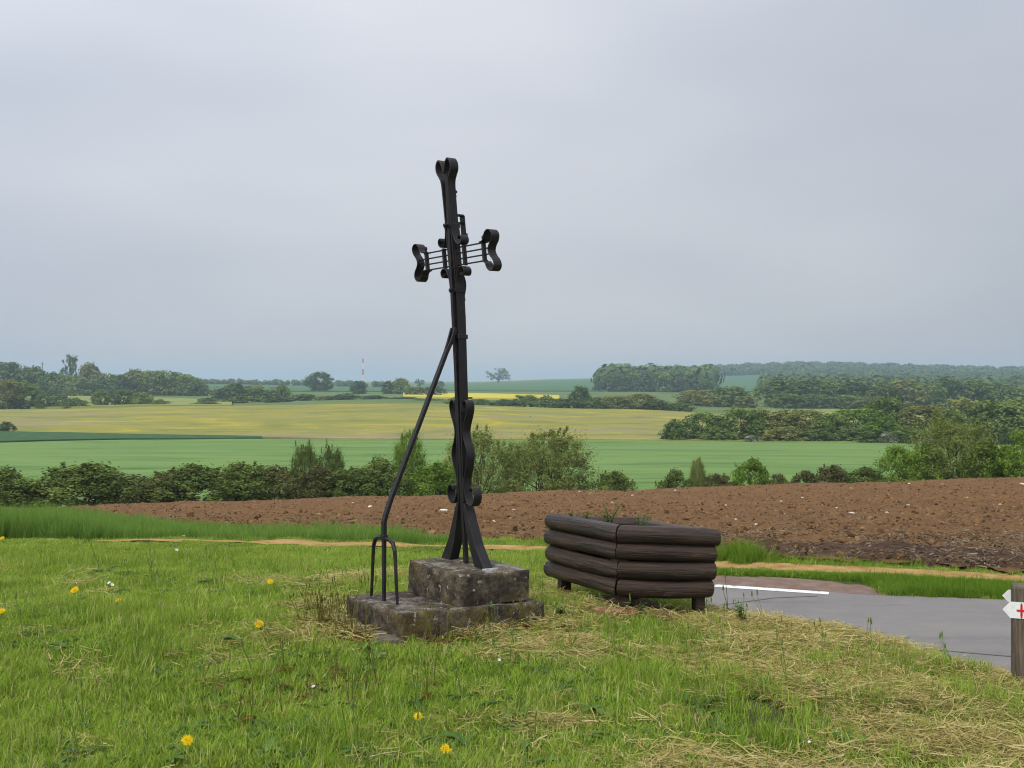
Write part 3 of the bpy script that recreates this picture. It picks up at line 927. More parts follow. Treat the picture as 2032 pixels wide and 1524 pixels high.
# ------------------------------------------------------------------ log planter
cN, cR, cL = np.array([.7155, 7.45, .582]), np.array([1.486, 7.70, .520]), np.array([.2467, 8.40, .555])
cB = cR + cL - cN
planter = thing('log_planter', (float((cN[0] + cB[0]) / 2), float((cN[1] + cB[1]) / 2), -.03), 'tilted square planter stacked from dark creosoted logs, on short posts', 'planter')
def make_log(a, b, r, seed, outer, e_a=.87, e_b=.87):
    """bumpy pole along local x with mitred ends; outer = side (+1/-1 in local y) facing out of the planter"""
    a, b = np.array(a), np.array(b)
    L = np.linalg.norm(b - a)
    nr_, ns = 44, 28
    rg_ = np.random.default_rng(seed)
    xs = np.concatenate([[0, .0015, .006], np.linspace(.014, L - .014, nr_), [L - .006, L - .0015, L]])
    rs = np.concatenate([[.93, .975, .995], np.ones(nr_), [.995, .975, .93]])
    V, F = [], []
    ph = rg_.uniform(0, 50)
    tap = rg_.uniform(-.05, .05)
    sag = rg_.normal(0, .006, 2)
    knots = [(rg_.uniform(.1, L - .1), rg_.uniform(0, 6.28)) for _ in range(4)]
    for x, rr in zip(xs, rs):
        an = np.linspace(0, 2 * math.pi, ns, endpoint=False)
        k = 1 + .10 * (fbm(np.cos(an) * 1.6 + ph, np.sin(an) * 1.6 + x * 2.2, 3, seed) - .5) + .09 * (fbm(np.array([x * 4 + ph]), np.array([0.5]), 3, seed) - .5) + tap * (x / L - .5)
        k = k + .035 * (fbm(an * 6 + ph, np.full(ns, x * 1.5), 2, seed + 5) - .5)
        for kx, ka in knots:
            k = k + .10 * np.exp(-((x - kx) / .03) ** 2) * np.exp(-(np.angle(np.exp(1j * (an - ka))) / .35) ** 2)
        rad = r * rr * k
        e0, e1 = math.sin(math.pi * x / L) * sag
        for q, an_ in zip(rad, an):
            yy, zz = q * math.cos(an_), q * math.sin(an_)
            m0 = -e_a * outer * yy * max(0, 1 - x / (L * .4)); m1 = e_b * outer * yy * max(0, 1 - (L - x) / (L * .4))
            V.append((x + m0 + m1, yy + e0, zz + e1))
    n = len(xs)
    for i in range(n - 1):
        for k in range(ns):
            F.append([i * ns + k, (i + 1) * ns + k, (i + 1) * ns + (k + 1) % ns, i * ns + (k + 1) % ns])
    F += [list(range(ns)), [(n - 1) * ns + k for k in range(ns)][::-1]]
    o = mesh_obj('log', V, F, M['log'], planter, smooth=True)
    o.data.polygons[-1].use_smooth = False; o.data.polygons[-2].use_smooth = False
    X_ = Vector(b - a).normalized(); Y_ = Vector((0, 0, 1)).cross(X_).normalized(); Z_ = X_.cross(Y_)
    mt = Matrix((X_, Y_, Z_)).transposed().to_4x4()
    o.matrix_local = Matrix.Translation(Vector(a) - planter.location) @ mt
    return o
rl = .0635
sd = 100
dR = (cR - cN) / np.linalg.norm(cR - cN); dL = (cL - cN) / np.linalg.norm(cL - cN)
iN, iR, iL, iB = cN + (dR + dL) * rl, cR + (dL - dR) * rl, cL + (dR - dL) * rl, cB - (dR + dL) * rl
for k in range(4):
    dz = np.array([0, 0, -rl - .1235 * k])
    ink = np.array([0, 0, 0.]) - dR * .012 * k
    def jit(s_=.004):
        return rng.normal(0, s_, 3)
    g_ = .004                                   # open mitre joint
    ex = rng.normal(0, .010, 4)
    make_log(iN + dz + dL * g_ + jit(), cL + dz + dR * rl + dL * (.012 + ex[0]) + jit(), rl * rng.uniform(.96, 1.03), sd, 1, .87, 0); sd += 1
    make_log(iN + dz + dR * g_ + jit(), cR + dz + dL * rl + dR * (.012 + ex[1]) + ink + jit(), rl * rng.uniform(.96, 1.03), sd, -1, .87, 0); sd += 1
    make_log(iL + dz + dR * (rl + .004) + jit(), cB + dz - dL * rl + dR * ex[2] + jit(), rl * rng.uniform(.96, 1.03), sd, 1, 0, 0); sd += 1
    make_log(iR + dz + dL * (rl + .004) + ink + jit(), iB + dz - dL * (rl + .004) + jit(), rl * rng.uniform(.96, 1.03), sd, -1, 0, 0); sd += 1
for p, zb, w in ((cN + dR * .085 + dL * .10, -.04, .095), (cL + dR * .12 - dL * .10, -.10, .085), (cR - dR * .11 + dL * .10, -.14, .075), (cB - dR * .12 - dL * .1, -.2, .085)):
    b0 = np.array([p[0], p[1], zb]); b1 = np.array([p[0], p[1], p[2] - .12])
    V, F = flat_bar([b0, (b0 + b1) / 2, b1], dR, w, w)
    f_ = mesh_obj('foot', inv(planter, V), F, M['log'], planter)
    bv = f_.modifiers.new('bevel', 'BEVEL'); bv.width = .006
# earth inside
t_ = np.linspace(.06, .94, 22)
TA, TB = np.meshgrid(t_, t_)
Pq = cN[None, None] + TA[..., None] * (cR - cN) + TB[..., None] * (cL - cN)
Pq[..., 2] += -.075 + (fbm(TA * 6, TB * 6, 4, 8) - .5) * .07
mesh_obj('earth_fill', inv(planter, Pq.reshape(-1, 3)), grid_faces(22, 22), M['planter_soil'], planter, smooth=True)
t2 = [cN + (cR - cN) * a + (cL - cN) * b for a, b in ((.05, .05), (.95, .05), (.95, .95), (.05, .95))]
fl = [tuple(inv(planter, p + np.array([0, 0, -.44]))) for p in t2] + [tuple(inv(planter, p + np.array([0, 0, -.40]))) for p in t2]
mesh_obj('floor_board', fl, [[0, 3, 2, 1], [4, 5, 6, 7], [0, 1, 5, 4], [1, 2, 6, 5], [2, 3, 7, 6], [3, 0, 4, 7]], M['log'], planter)

# bare earth under the planter
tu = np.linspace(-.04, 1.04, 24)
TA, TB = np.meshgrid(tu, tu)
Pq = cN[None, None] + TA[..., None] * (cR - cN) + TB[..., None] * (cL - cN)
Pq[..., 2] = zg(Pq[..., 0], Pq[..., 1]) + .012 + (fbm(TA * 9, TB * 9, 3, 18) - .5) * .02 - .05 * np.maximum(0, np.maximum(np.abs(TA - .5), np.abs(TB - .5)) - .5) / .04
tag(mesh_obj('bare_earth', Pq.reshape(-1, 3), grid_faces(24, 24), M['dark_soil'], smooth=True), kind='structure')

# bricks packed under the planter
def brick(px_, py_, d, rz, size, label, seed):
    x0 = (px_ - CX) * d / FPX
    z0 = float(zg(x0, d)) + .058
    a, b, h = size
    ca, sa = math.cos(rz), math.sin(rz)
    cs = [np.array([x0 + ca * i * a / 2 - sa * j * b / 2, d + sa * i * a / 2 + ca * j * b / 2, z0]) for i, j in ((-1, -1), (1, -1), (1, 1), (-1, 1))]
    o = stone_block('brick', cs, z0 - h, 'brick', label, 'brick', .014, .005, seed, .006)
    tag(o, group='bricks under the planter')
brick(1204, 1209, 7.36, -.45, (.20, .10, .075), 'red brick left of the post, under the near corner of the log planter', 40)
brick(1246, 1214, 7.36, .12, (.16, .10, .07), 'brown brick directly in front of the near post of the log planter', 41)
brick(1311, 1213, 7.45, .25, (.12, .10, .07), 'orange broken brick with a pale top, right of the planter\'s near post', 42)

# ------------------------------------------------------------------ signpost
pd_ = 6.40
pxl = (2017 - CX) * pd_ / FPX
zpt = HC - (1163 - HOR) * pd_ / FPX
post = thing('waymark_post', (pxl + .07, pd_ + .03, -.4), 'square grey wooden waymark post with white arrow plates at the right edge', 'post')
w_ = .15
rot = Matrix.Rotation(R(-21), 3, 'Z')
V, F = [], []
for z, s_ in ((-.05, 1), (.35, 1), (zpt + .4 - .012, 1), (zpt + .4, .93)):
    for a, b in ((-1, -1), (1, -1), (1, 1), (-1, 1)):
        p = rot @ Vector((a * w_ / 2 * s_, b * w_ / 2 * s_, 0))
        V.append((p.x, p.y, z))
for i in range(3):
    for k in range(4):
        F.append([i * 4 + k, i * 4 + (k + 1) % 4, i * 4 + 4 + (k + 1) % 4, i * 4 + 4 + k])
F += [[3, 2, 1, 0], [12, 13, 14, 15]]
po = mesh_obj('shaft', V, F, M['post_wood'], post)
bv = po.modifiers.new('bevel', 'BEVEL'); bv.width = .005; bv.segments = 2
def arrow_plate(length, hgt, tip, th=.004):
    o = [(0, 0), (tip, hgt / 2), (length, hgt / 2), (length, -hgt / 2), (tip, -hgt / 2)]
    V = [(x, 0, z) for x, z in o] + [(x, -th, z) for x, z in o]
    F = [[0, 1, 2, 3, 4], [9, 8, 7, 6, 5]] + [[k, 5 + k, 5 + (k + 1) % 5, (k + 1) % 5] for k in range(5)]
    return V, F
zA = HC - (1213 - HOR) * (pd_ - .05) / FPX
pl = mesh_obj('arrow_plate', *arrow_plate(.25, .096, .042), M['white_enamel'], post)
tag(pl, 'white arrow plate with a red cross on the front of the post')
_q = rot @ Vector((-.075 - .055, -.0765, 0)); pl.location = (_q.x, _q.y, zA + .4); pl.rotation_euler = (0, 0, R(-21))
cr = mesh_obj('red_cross', *merge([([(a, -.0065, b) for a, b in ((-.026, -.006), (.026, -.006), (.026, .006), (-.026, .006))] + [(a, -.004, b) for a, b in ((-.026, -.006), (.026, -.006), (.026, .006), (-.026, .006))],
                                     [[0, 1, 2, 3], [0, 4, 5, 1], [1, 5, 6, 2], [2, 6, 7, 3], [3, 7, 4, 0]]),
                                    ([(a, -.0060, b) for a, b in ((-.006, -.034), (.006, -.034), (.006, .034), (-.006, .034))] + [(a, -.004, b) for a, b in ((-.006, -.034), (.006, -.034), (.006, .034), (-.006, .034))],
                                     [[0, 1, 2, 3], [0, 4, 5, 1], [1, 5, 6, 2], [2, 6, 7, 3], [3, 7, 4, 0]])]), M['red_enamel'], pl)
cr.location = (.102, 0, -.001)
for dz in (.038, -.040):
    s_ = mesh_obj('screw', *tube([(.102, -.003, dz), (.102, -.008, dz)], .004, 8), M['iron'], pl)
pl2 = mesh_obj('arrow_plate', *arrow_plate(.20, .075, .035), M['white_enamel'], post)
tag(pl2, 'white arrow plate on the back of the post')
_q = rot @ Vector((-.075 - .048, .080, 0)); pl2.location = (_q.x, _q.y, HC - (1183 - HOR) * (pd_ + .13) / FPX + .4); pl2.rotation_euler = (0, 0, R(-21))

# ------------------------------------------------------------------ plants: shared builders
def scatter(name, P, rot, scl, idx, protos, label, cat):
    """countless small things on the ground: one object, tufts instanced on its points"""
    me = bpy.data.meshes.new(name)
    me.from_pydata(np.asarray(P).tolist(), [], [])
    a = me.attributes.new('rot', 'FLOAT_VECTOR', 'POINT'); a.data.foreach_set('vector', np.asarray(rot, np.float32).ravel())
    a = me.attributes.new('scl', 'FLOAT_VECTOR', 'POINT'); a.data.foreach_set('vector', np.asarray(scl, np.float32).ravel())
    a = me.attributes.new('idx', 'INT', 'POINT'); a.data.foreach_set('value', np.asarray(idx, np.int32))
    o = bpy.data.objects.new(name, me)
    link(o)
    col = bpy.data.collections.new(name + '_kinds')
    for k, p in enumerate(protos):
        p.name = '%s_kind_%02d' % (name, k)
        col.objects.link(p)
    ng = bpy.data.node_groups.new(name + '_scatter', 'GeometryNodeTree')
    ng.interface.new_socket('Geometry', in_out='INPUT', socket_type='NodeSocketGeometry')
    ng.interface.new_socket('Geometry', in_out='OUTPUT', socket_type='NodeSocketGeometry')
    gi, go = ng.nodes.new('NodeGroupInput'), ng.nodes.new('NodeGroupOutput')
    ci = ng.nodes.new('GeometryNodeCollectionInfo')
    ci.inputs['Collection'].default_value = col
    ci.inputs['Separate Children'].default_value = True
    ci.inputs['Reset Children'].default_value = True
    ip = ng.nodes.new('GeometryNodeInstanceOnPoints')
    ip.inputs['Pick Instance'].default_value = True
    def na(n, t):
        q = ng.nodes.new('GeometryNodeInputNamedAttribute'); q.data_type = t; q.inputs['Name'].default_value = n
        return q.outputs['Attribute']
    ng.links.new(gi.outputs[0], ip.inputs['Points'])
    ng.links.new(ci.outputs['Instances'] if 'Instances' in ci.outputs else ci.outputs[0], ip.inputs['Instance'])
    ng.links.new(na('idx', 'INT'), ip.inputs['Instance Index'])
    e2r = ng.nodes.new('FunctionNodeEulerToRotation')
    ng.links.new(na('rot', 'FLOAT_VECTOR'), e2r.inputs[0])
    ng.links.new(e2r.outputs[0], ip.inputs['Rotation'])
    ng.links.new(na('scl', 'FLOAT_VECTOR'), ip.inputs['Scale'])
    ng.links.new(ip.outputs['Instances'], go.inputs[0])
    md = o.modifiers.new('scatter', 'NODES'); md.node_group = ng
    return tag(o, label, cat, kind='stuff')

def ribbons(base, dirn, length, width, bend, tone, rgn, segs=3, lift=None):
    """n curved blades; base (n,3), dirn azimuth (n), bend 0 upright .. 1 lying"""
    n = len(length)
    V = np.zeros((n, segs * 2 + 1, 3)); F = []
    h = np.stack([np.cos(dirn), np.sin(dirn), np.zeros(n)], -1)
    sd = np.stack([-np.sin(dirn), np.cos(dirn), np.zeros(n)], -1)
    tw = rgn.uniform(-.8, .8, n)
    sd = sd * np.cos(tw)[:, None] + h * np.sin(tw)[:, None]
    p = base.copy()
    ang0 = bend * .35
    for k in range(segs + 1):
        w = width * (1 - (k / segs) ** 1.6)
        if k < segs:
            V[:, 2 * k] = p - sd * (w / 2)[:, None]
            V[:, 2 * k + 1] = p + sd * (w / 2)[:, None]
        else:
            V[:, 2 * k] = p
        a = ang0 + bend * 1.5 * (k / segs)
        st = (length / segs)[:, None]
        p = p + st * (h * np.sin(a)[:, None] + np.array([0, 0, 1.]) * np.cos(a)[:, None])
    m_ = segs * 2 + 1
    off = np.arange(n) * m_
    fs = []
    for k in range(segs - 1):
        fs.append(np.stack([off + 2 * k, off + 2 * k + 1, off + 2 * k + 3, off + 2 * k + 2], -1))
    quads = np.concatenate(fs).tolist()
    k = segs - 1
    tris = np.stack([off + 2 * k, off + 2 * k + 1, off + 2 * k + 2], -1).tolist()
    return V.reshape(-1, 3), quads + tris, np.repeat(tone, m_)

def tuft(seed, n, rad, hmin, hmax, w, mat, bmin=.1, bmax=.9, dry=.08):
    g = np.random.default_rng(seed)
    r_, a_ = rad * np.sqrt(g.uniform(0, 1, n)), g.uniform(0, 2 * math.pi, n)
    base = np.stack([r_ * np.cos(a_), r_ * np.sin(a_), np.full(n, -.01)], -1)
    tone = np.clip(g.normal(.42, .2, n), 0, .9)
    tone[g.uniform(0, 1, n) < dry] = 1.5
    V, F, T = ribbons(base, g.uniform(0, 2 * math.pi, n), g.uniform(hmin, hmax, n), w * g.uniform(.6, 1.3, n), g.uniform(bmin, bmax, n), tone, g)
    return mesh_obj('grass_tuft', V, F, M[mat], attrs={'tone': ('POINT', T)}, do_link=False)

def hay_clump(seed, n, rad, lmin, lmax, w, mat, hgt=.03):
    """loose stalks lying about"""
    g = np.random.default_rng(seed)
    V, F, T = [], [], []
    main = g.uniform(0, math.pi)
    for i in range(n):
        r_, a_ = rad * math.sqrt(g.uniform()), g.uniform(0, 2 * math.pi)
        c = np.array([r_ * math.cos(a_), r_ * math.sin(a_), g.uniform(.004, hgt)])
        d = main + g.normal(0, .8)
        L = g.uniform(lmin, lmax); bw = g.uniform(-.5, .5)
        el = g.normal(0, .16)
        wv = w * g.uniform(.5, 1.4)
        k = len(V)
        for q in (-.5, 0, .5):
            dd = d + bw * q
            p = c + np.array([math.cos(dd) * L * q, math.sin(dd) * L * q, L * q * math.sin(el) + (.25 - q * q) * L * .06])
            s_ = np.array([-math.sin(dd), math.cos(dd), g.normal(0, .5)]) * wv / 2
            V += [p - s_, p + s_]
        F += [[k, k + 1, k + 3, k + 2], [k + 2, k + 3, k + 5, k + 4]]
        T += [float(np.clip(g.normal(.5, .28), 0, 1))] * 6
    return mesh_obj('hay', np.array(V), F, M[mat], attrs={'tone': ('POINT', T)}, do_link=False)

def rosette(seed, n, L, mat, stalk=0):
    """flat rosette of broad toothed leaves, perhaps with seed stalks"""
    g = np.random.default_rng(seed)
    V, F, T = [], [], []
    for i in range(n):
        a = 2 * math.pi * i / n + g.normal(0, .35)
        l = L * g.uniform(.6, 1.15); w0 = l * g.uniform(.12, .2); el = g.uniform(.15, .9)
        h = np.array([math.cos(a), math.sin(a), 0]); s_ = np.array([-math.sin(a), math.cos(a), 0])
        k = len(V); tn = float(np.clip(g.normal(.5, .25), 0, 1))
        prof = [.15, .7, .55, 1.0, .75, .9, .0]
        for q, pw in enumerate(prof):
            t = q / 6
            p = h * l * t * math.cos(el * (1 - t * .8)) + np.array([0, 0, l * (math.sin(el) * t - .55 * t * t) + .004])
            up = np.array([0, 0, w0 * .25 * pw])
            V += [p - s_ * w0 * pw + up, p, p + s_ * w0 * pw + up]
        for q in range(6):
            b = k + q * 3
            F += [[b, b + 1, b + 4, b + 3], [b + 1, b + 2, b + 5, b + 4]]
        T += [tn] * 21
    for i in range(stalk):
        a = g.uniform(0, 6.28); hh = g.uniform(.10, .19); ln = g.uniform(.0, .08)
        v, f = tube([(0, 0, 0), (math.cos(a) * ln * .4, math.sin(a) * ln * .4, hh * .55), (math.cos(a) * ln, math.sin(a) * ln, hh)], [.0022, .0018, .0014], 4)
        k = len(V); V += [np.array(p) for p in v]; F += [[q + k for q in ff] for ff in f]; T += [1.3] * len(v)
        top_ = np.array([math.cos(a) * ln, math.sin(a) * ln, hh])
        v, f = tube([top_, top_ + np.array([0, 0, .006]), top_ + np.array([0, 0, .022]), top_ + np.array([0, 0, .03])], [.0015, .005, .004, .001], 5)
        k = len(V); V += [np.array(p) for p in v]; F += [[q + k for q in ff] for ff in f]; T += [1.4] * len(v)
    return mesh_obj('weed', np.array(V), F, M[mat], attrs={'tone': ('POINT', T)}, do_link=False)

# ---- where turf may grow
SL = np.array([near[:2], rgt[:2], (rgt + lft - near)[:2], lft[:2]])
FT = f_c[:, :2]
PLN = np.array([cN[:2] - dR[:2] * .0 - dL[:2] * .0, cR[:2], cB[:2], cL[:2]])
def in_quad(Q, x, y, grow=0.0):
    c = Q.mean(0)
    Q = c + (Q - c) * (1 + grow)
    r_ = np.ones(len(x), bool)
    for k in range(4):
        a, b = Q[k], Q[(k + 1) % 4]
        r_ &= ((b[0] - a[0]) * (y - a[1]) - (b[1] - a[1]) * (x - a[0])) > 0
    return r_
def on_road(x, y, m=.0):
    s = x - np.interp(y, YE, XE)
    yf = np.interp(x, [p[0] for p in road_far], [p[1] for p in road_far])
    return (s > .62 + m) & (y < yf + .03) & (x > 1.5)
GVA = np.array(gv)
def in_gravel(x, y):
    yf = np.interp(x, [p[0] for p in road_far], [p[1] for p in road_far])
    yt = np.interp(x, [1.9, 2.6, 3.4, 4.2], [12.9, 12.98, 12.85, 12.5])
    return (x > 1.8) & (x < 4.15 - .12 * (yt - y)) & (y >= yf) & (y < yt - .04)
def sample(n, d0, d1, p0=-450, p1=2450, power=1.0):
    """points spread evenly over the visible ground between two depths"""
    d = np.sqrt(rng.uniform(d0 ** 2, d1 ** 2, n)) if power == 1 else (rng.uniform(d0 ** power, d1 ** power, n)) ** (1 / power)
    px_ = rng.uniform(p0, p1, n)
    return (px_ - CX) * d / FPX, d, px_
def place(x, y, smin, smax, tilt=.15, zs=None, sink=0.0, seed=None):
    n = len(x)
    z = zg(x, y) - sink
    rot = np.stack([rng.normal(0, tilt, n), rng.normal(0, tilt, n), rng.uniform(0, 6.283, n)], -1)
    s = rng.uniform(smin, smax, n)
    sc = np.stack([s, s, s * (rng.uniform(.75, 1.25, n) if zs is None else zs)], -1)
    return np.stack([x, y, z], -1), rot, sc

# ---- lawn grass
lawn_k = [tuft(300 + k, 90, .085, .020, .070, .0050, 'grass', .3, 1.15) for k in range(7)] + \
         [tuft(320 + k, 50, .07, .05, .12, .0048, 'grass', .15, .9, .12) for k in range(3)]
x, y, px_ = sample(39000, 3.5, 15.8, power=1.35)
fp = path_y(x)
hay_n = fbm(x * .9 + 4, y * 1.7, 4, 77)
def hay_mask(x, y):
    """how much cut grass lies about: the bank on the right, round the steps and the planter"""
    p = CX + FPX * x / y
    m_ = sstep(1180, 1520, p) * sstep(9.0, 7.6, y) * .95
    m_ = np.maximum(m_, .35 * np.exp(-(((x - .5) / .7) ** 2 + ((y - 6.5) / .6) ** 2)))
    m_ = np.maximum(m_, .75 * np.exp(-(((x - .45) / .5) ** 2 + ((y - 7.9) / .9) ** 2)))
    m_ = np.maximum(m_, .6 * np.exp(-(((x + 1.35) / .45) ** 2 + ((y - 7.3) / .7) ** 2)))
    m_ = np.maximum(m_, .32 * np.exp(-(((x + 1.2) / .8) ** 2 + ((y - 9.2) / .8) ** 2)))
    m_ = np.maximum(m_, .45 * np.exp(-(((x - .25) / .35) ** 2 + ((y - 4.85) / .16) ** 2)))
    return m_
hm = hay_mask(x, y)
keep = ~on_road(x, y) & ~in_gravel(x, y) & (np.abs(y - fp) > .24 + .10 * (vnoise(x * 3, y * 3, 5) - .3)) & ~in_quad(SL, x, y, .02) & ~(in_quad(FT, x, y, -.02) & (rng.uniform(0, 1, len(x)) < .93)) \
       & ~in_quad(PLN, x, y, .02) & (y < field_near(px_) - .1)
keep &= ~(((((x - .86) / .44) ** 2 + ((y - 7.33) / .20) ** 2) < 1) & (rng.uniform(0, 1, len(x)) < .85))
keep &= rng.uniform(0, 1, len(x)) > .72 * hm * sstep(.40, .56, hay_n)
x, y = x[keep], y[keep]
P, rot, sc = place(x, y, .75, 1.35)
tallness = fbm(x * .8, y * .8, 3, 91)
sc[:, 2] *= (.45 + .95 * tallness) * (1 - .55 * np.exp(-((path_y(x) - .5 - y) / .8) ** 2)) * np.where(in_quad(FT, x, y, .22), .5, 1)
idx = np.where(rng.uniform(0, 1, len(x)) < .10 + .25 * (tallness > .58), rng.integers(7, 10, len(x)), rng.integers(0, 7, len(x)))
scatter('grass', P, rot, sc, idx, lawn_k, 'short rough green turf over the whole foreground', 'grass')

# ---- lush verge between road and path
vg_k = [tuft(340 + k, 75, .09, .06, .15, .0055, 'verge', .1, .8, .03) for k in range(5)]
x, y, px_ = sample(11500, 11.2, 13.9, 1380, 2450)
yf = np.interp(x, [p[0] for p in road_far], [p[1] for p in road_far])
keep = (y > yf + .05) & ~in_gravel(x, y) & (y < path_y(x) - .32)
x, y = x[keep], y[keep]
P, rot, sc = place(x, y, .8, 1.3)
sc[:, 2] *= (.35 + .45 * sstep(3.4, 4.6, x)) * (1 - .5 * sstep(.7, .3, path_y(x) - y))
scatter('verge_grass', P, rot, sc, rng.integers(0, 5, len(x)), vg_k, 'lush green verge between the road and the sandy path', 'grass')

# ---- tall meadow grass along the edge of the ploughed field
tg_k = [tuft(360 + k, 60, .13, .18, .42, .0075, 'grass_tall', .05, .6, .04) for k in range(5)]
x, y, px_ = sample(19000, 14.3, 27, -450, 1100)
fn = field_near(px_)
hgt = sstep(1020, 760, px_) * (.45 + .55 * sstep(420, 120, px_))
keep = (y > path_y(x) + .35 + .5 * vnoise(x * 1.5, y, 8)) & (y < fn + 1.2 * sstep(500, 150, px_) + .6 * (vnoise(x, y * 0 + 3, 6) - .5)) & (rng.uniform(0, 1, len(x)) < .25 + hgt)
x, y, hgt, px_ = x[keep], y[keep], hgt[keep], px_[keep]
P, rot, sc = place(x, y, .75, 1.15)
P[:, 2] = zt(x, y) - .02
sc[:, 2] *= (.30 + .62 * hgt) * (.75 + .5 * vnoise(x * 1.2, y * 1.2, 12)) * (1 + .35 * sstep(240, 60, px_))
scatter('tall_grass', P, rot, sc, rng.integers(0, 5, len(x)), tg_k, 'tall soft grass along the edge of the ploughed field', 'grass')
# tussocks between path and field on the right
x, y, px_ = sample(3300, 12.4, 15.5, 1000, 2450)
keep = (y > path_y(x) + .24) & (y < field_near(px_) + .1) & (fbm(x * 1.1, y * 1.1, 3, 66) > .42 + .14 * sstep(1500, 1800, px_)) & (rng.uniform(0, 1, len(x)) < 1 - .8 * sstep(1500, 1650, px_))
x, y = x[keep], y[keep]
P, rot, sc = place(x, y, .7, 1.1)
P[:, 2] = zt(x, y) - .01
sc[:, 2] *= .45
scatter('edge_grass', P, rot, sc, rng.integers(0, 5, len(x)), [tuft(380 + k, 55, .12, .12, .34, .0065, 'verge', .1, .8, .12) for k in range(5)], 'green tussocks between the sandy path and the ploughed field', 'grass')
# big tussock just right of the planter
x = rng.normal(2.92, .16, 60); y = rng.normal(14.0, .18, 60)
P, rot, sc = place(x, y, .8, 1.2); P[:, 2] = zt(x, y)
sc[:, 2] *= .75
scatter('grass_tussock', P, rot, sc, rng.integers(0, 3, 60), [tuft(390 + k, 60, .1, .14, .36, .0065, 'verge', .05, .7, .03) for k in range(3)], 'bright green tussock at the field edge just right of the planter', 'grass')

# ---- cut grass and weeds
hay_k = [hay_clump(400 + k, 46, .15, .04, .15, .0030, 'hay') for k in range(8)]
x, y, px_ = sample(27000, 3.5, 11.0)
hm = hay_mask(x, y); nn = fbm(x * 1.1 + 4, y * 2.1, 4, 77)
keep = ~on_road(x, y, -.15) & ~in_quad(SL, x, y, .03) & ~in_quad(PLN, x, y, .02) & (rng.uniform(0, 1, len(x)) < np.clip(hm * 1.5 * sstep(.33, .56, nn) + .006, 0, 1))
x, y = x[keep], y[keep]
P, rot, sc = place(x, y, .6, 1.25, .12)
P[:, 2] += .018
scatter('cut_hay', P, rot, sc, rng.integers(0, 8, len(x)), hay_k, 'dry cut grass lying on the bank and round the steps', 'hay')

wd_k = [rosette(420 + k, 8, .085, 'weed', (0, 0, 2, 0)[k % 4]) for k in range(8)]
x, y, px_ = sample(1800, 3.6, 10.5)
nn = fbm(x * .8 - 3, y * .8, 3, 44)
keep = ~on_road(x, y, -.5) & ~in_quad(FT, x, y, .1) & ~in_quad(PLN, x, y, .1) & (nn > .45)
x, y = x[keep], y[keep]
P, rot, sc = place(x, y, .6, 1.3, .1)
P[:, 2] += .015
scatter('broad_weeds', P, rot, sc, rng.integers(0, 8, len(x)), wd_k, 'broad-leaved weeds among the turf', 'weeds')
# rusty weeds round the steps and seed stalks in the foreground
rw_k = [rosette(440 + k, 9, .06, 'rust_weed', 2 * (k % 2)) for k in range(5)]
t_ = rng.uniform(0, 1, 260)
ed = np.concatenate([lft[:2] + (near[:2] - lft[:2]) * t_[:110, None], near[:2] + (rgt[:2] - near[:2]) * t_[110:170, None], np.stack([-1.15 + rng.normal(0, .16, 50), 7.35 + rng.normal(0, .25, 50)], -1),
                     np.stack([rng.normal(-.95, .30, 40), rng.normal(5.45, .22, 40)], -1)])
ed[:110] += np.stack([-.16 - np.abs(rng.normal(0, .10, 110)), -.02 + rng.normal(0, .05, 110)], -1)
ed[110:170] += np.stack([rng.normal(.03, .05, 60), -.10 - np.abs(rng.normal(0, .05, 60))], -1)
x, y = ed[:, 0], ed[:, 1]
P, rot, sc = place(x, y, .5, 1.1, .15)
P[:, 2] += .02
scatter('rusty_weeds', P, rot, sc, rng.integers(0, 5, len(x)), rw_k, 'reddish brown withered weeds round the stone steps', 'weeds')

# ---- clods and crop remains on the ploughed field
def lump(seed, mat, flat=.7):
    g = np.random.default_rng(seed)
    import bmesh
    bm = bmesh.new()
    bmesh.ops.create_icosphere(bm, subdivisions=1, radius=.5)
    for v_ in bm.verts:
        v_.co *= g.uniform(.65, 1.2)
        v_.co.z *= flat
    me = bpy.data.meshes.new('clod'); bm.to_mesh(me); bm.free()
    me.materials.append(M[mat])
    return bpy.data.objects.new('clod', me)
cl_k = [lump(500 + k, 'clod') for k in range(8)] + [lump(510, 'limestone')]
x, y, px_ = sample(110000, 12.4, 62, -450, 2450, power=.9)
keep = (y > field_near(px_) + .15)
x, y = x[keep], y[keep]
n = len(x)
rz_ = (fbm(x * 2.2, y * 2.2, 4, 21, .62) - .5) * .17 + (fbm(x * .35 + y * .2, y * .5, 3, 31) - .5) * .20
P = np.stack([x, y, zt(x, y) + .06 + rz_], -1)
s = np.exp(rng.normal(-3.25, .5, n))
sc = np.stack([s * rng.uniform(.8, 1.6, n), s, s * rng.uniform(.6, 1.1, n)], -1)
scatter('soil_clods', P, rng.uniform(0, 6.28, (n, 3)), sc, np.where(rng.uniform(0, 1, n) < .0008, 8, rng.integers(0, 8, n)), cl_k, 'crumbled brown clods all over the ploughed field', 'soil')
rs_k = [hay_clump(520 + k, 14, .2, .04, .14, .012, 'stubble', .04) for k in range(6)]
x, y, px_ = sample(10500, 12.2, 26, 300, 2450)
keep = (y > field_near(px_) - .05) & (rng.uniform(0, 1, len(x)) < .05 + .30 * sstep(900, 1400, px_) * sstep(19, 15.5, y) + .16 * sstep(1350, 1550, px_) * sstep(17.2, 15.2, y))
x, y = x[keep], y[keep]
P, rot, sc = place(x, y, .6, 1.2, .2)
P[:, 2] = zt(x, y) + .09 + (fbm(x * 2.2, y * 2.2, 4, 21, .62) - .5) * .17
scatter('crop_remains', P, rot, sc, rng.integers(0, 6, len(x)), rs_k, 'pale dead stalks strewn over the near edge of the ploughed field', 'crop remains')

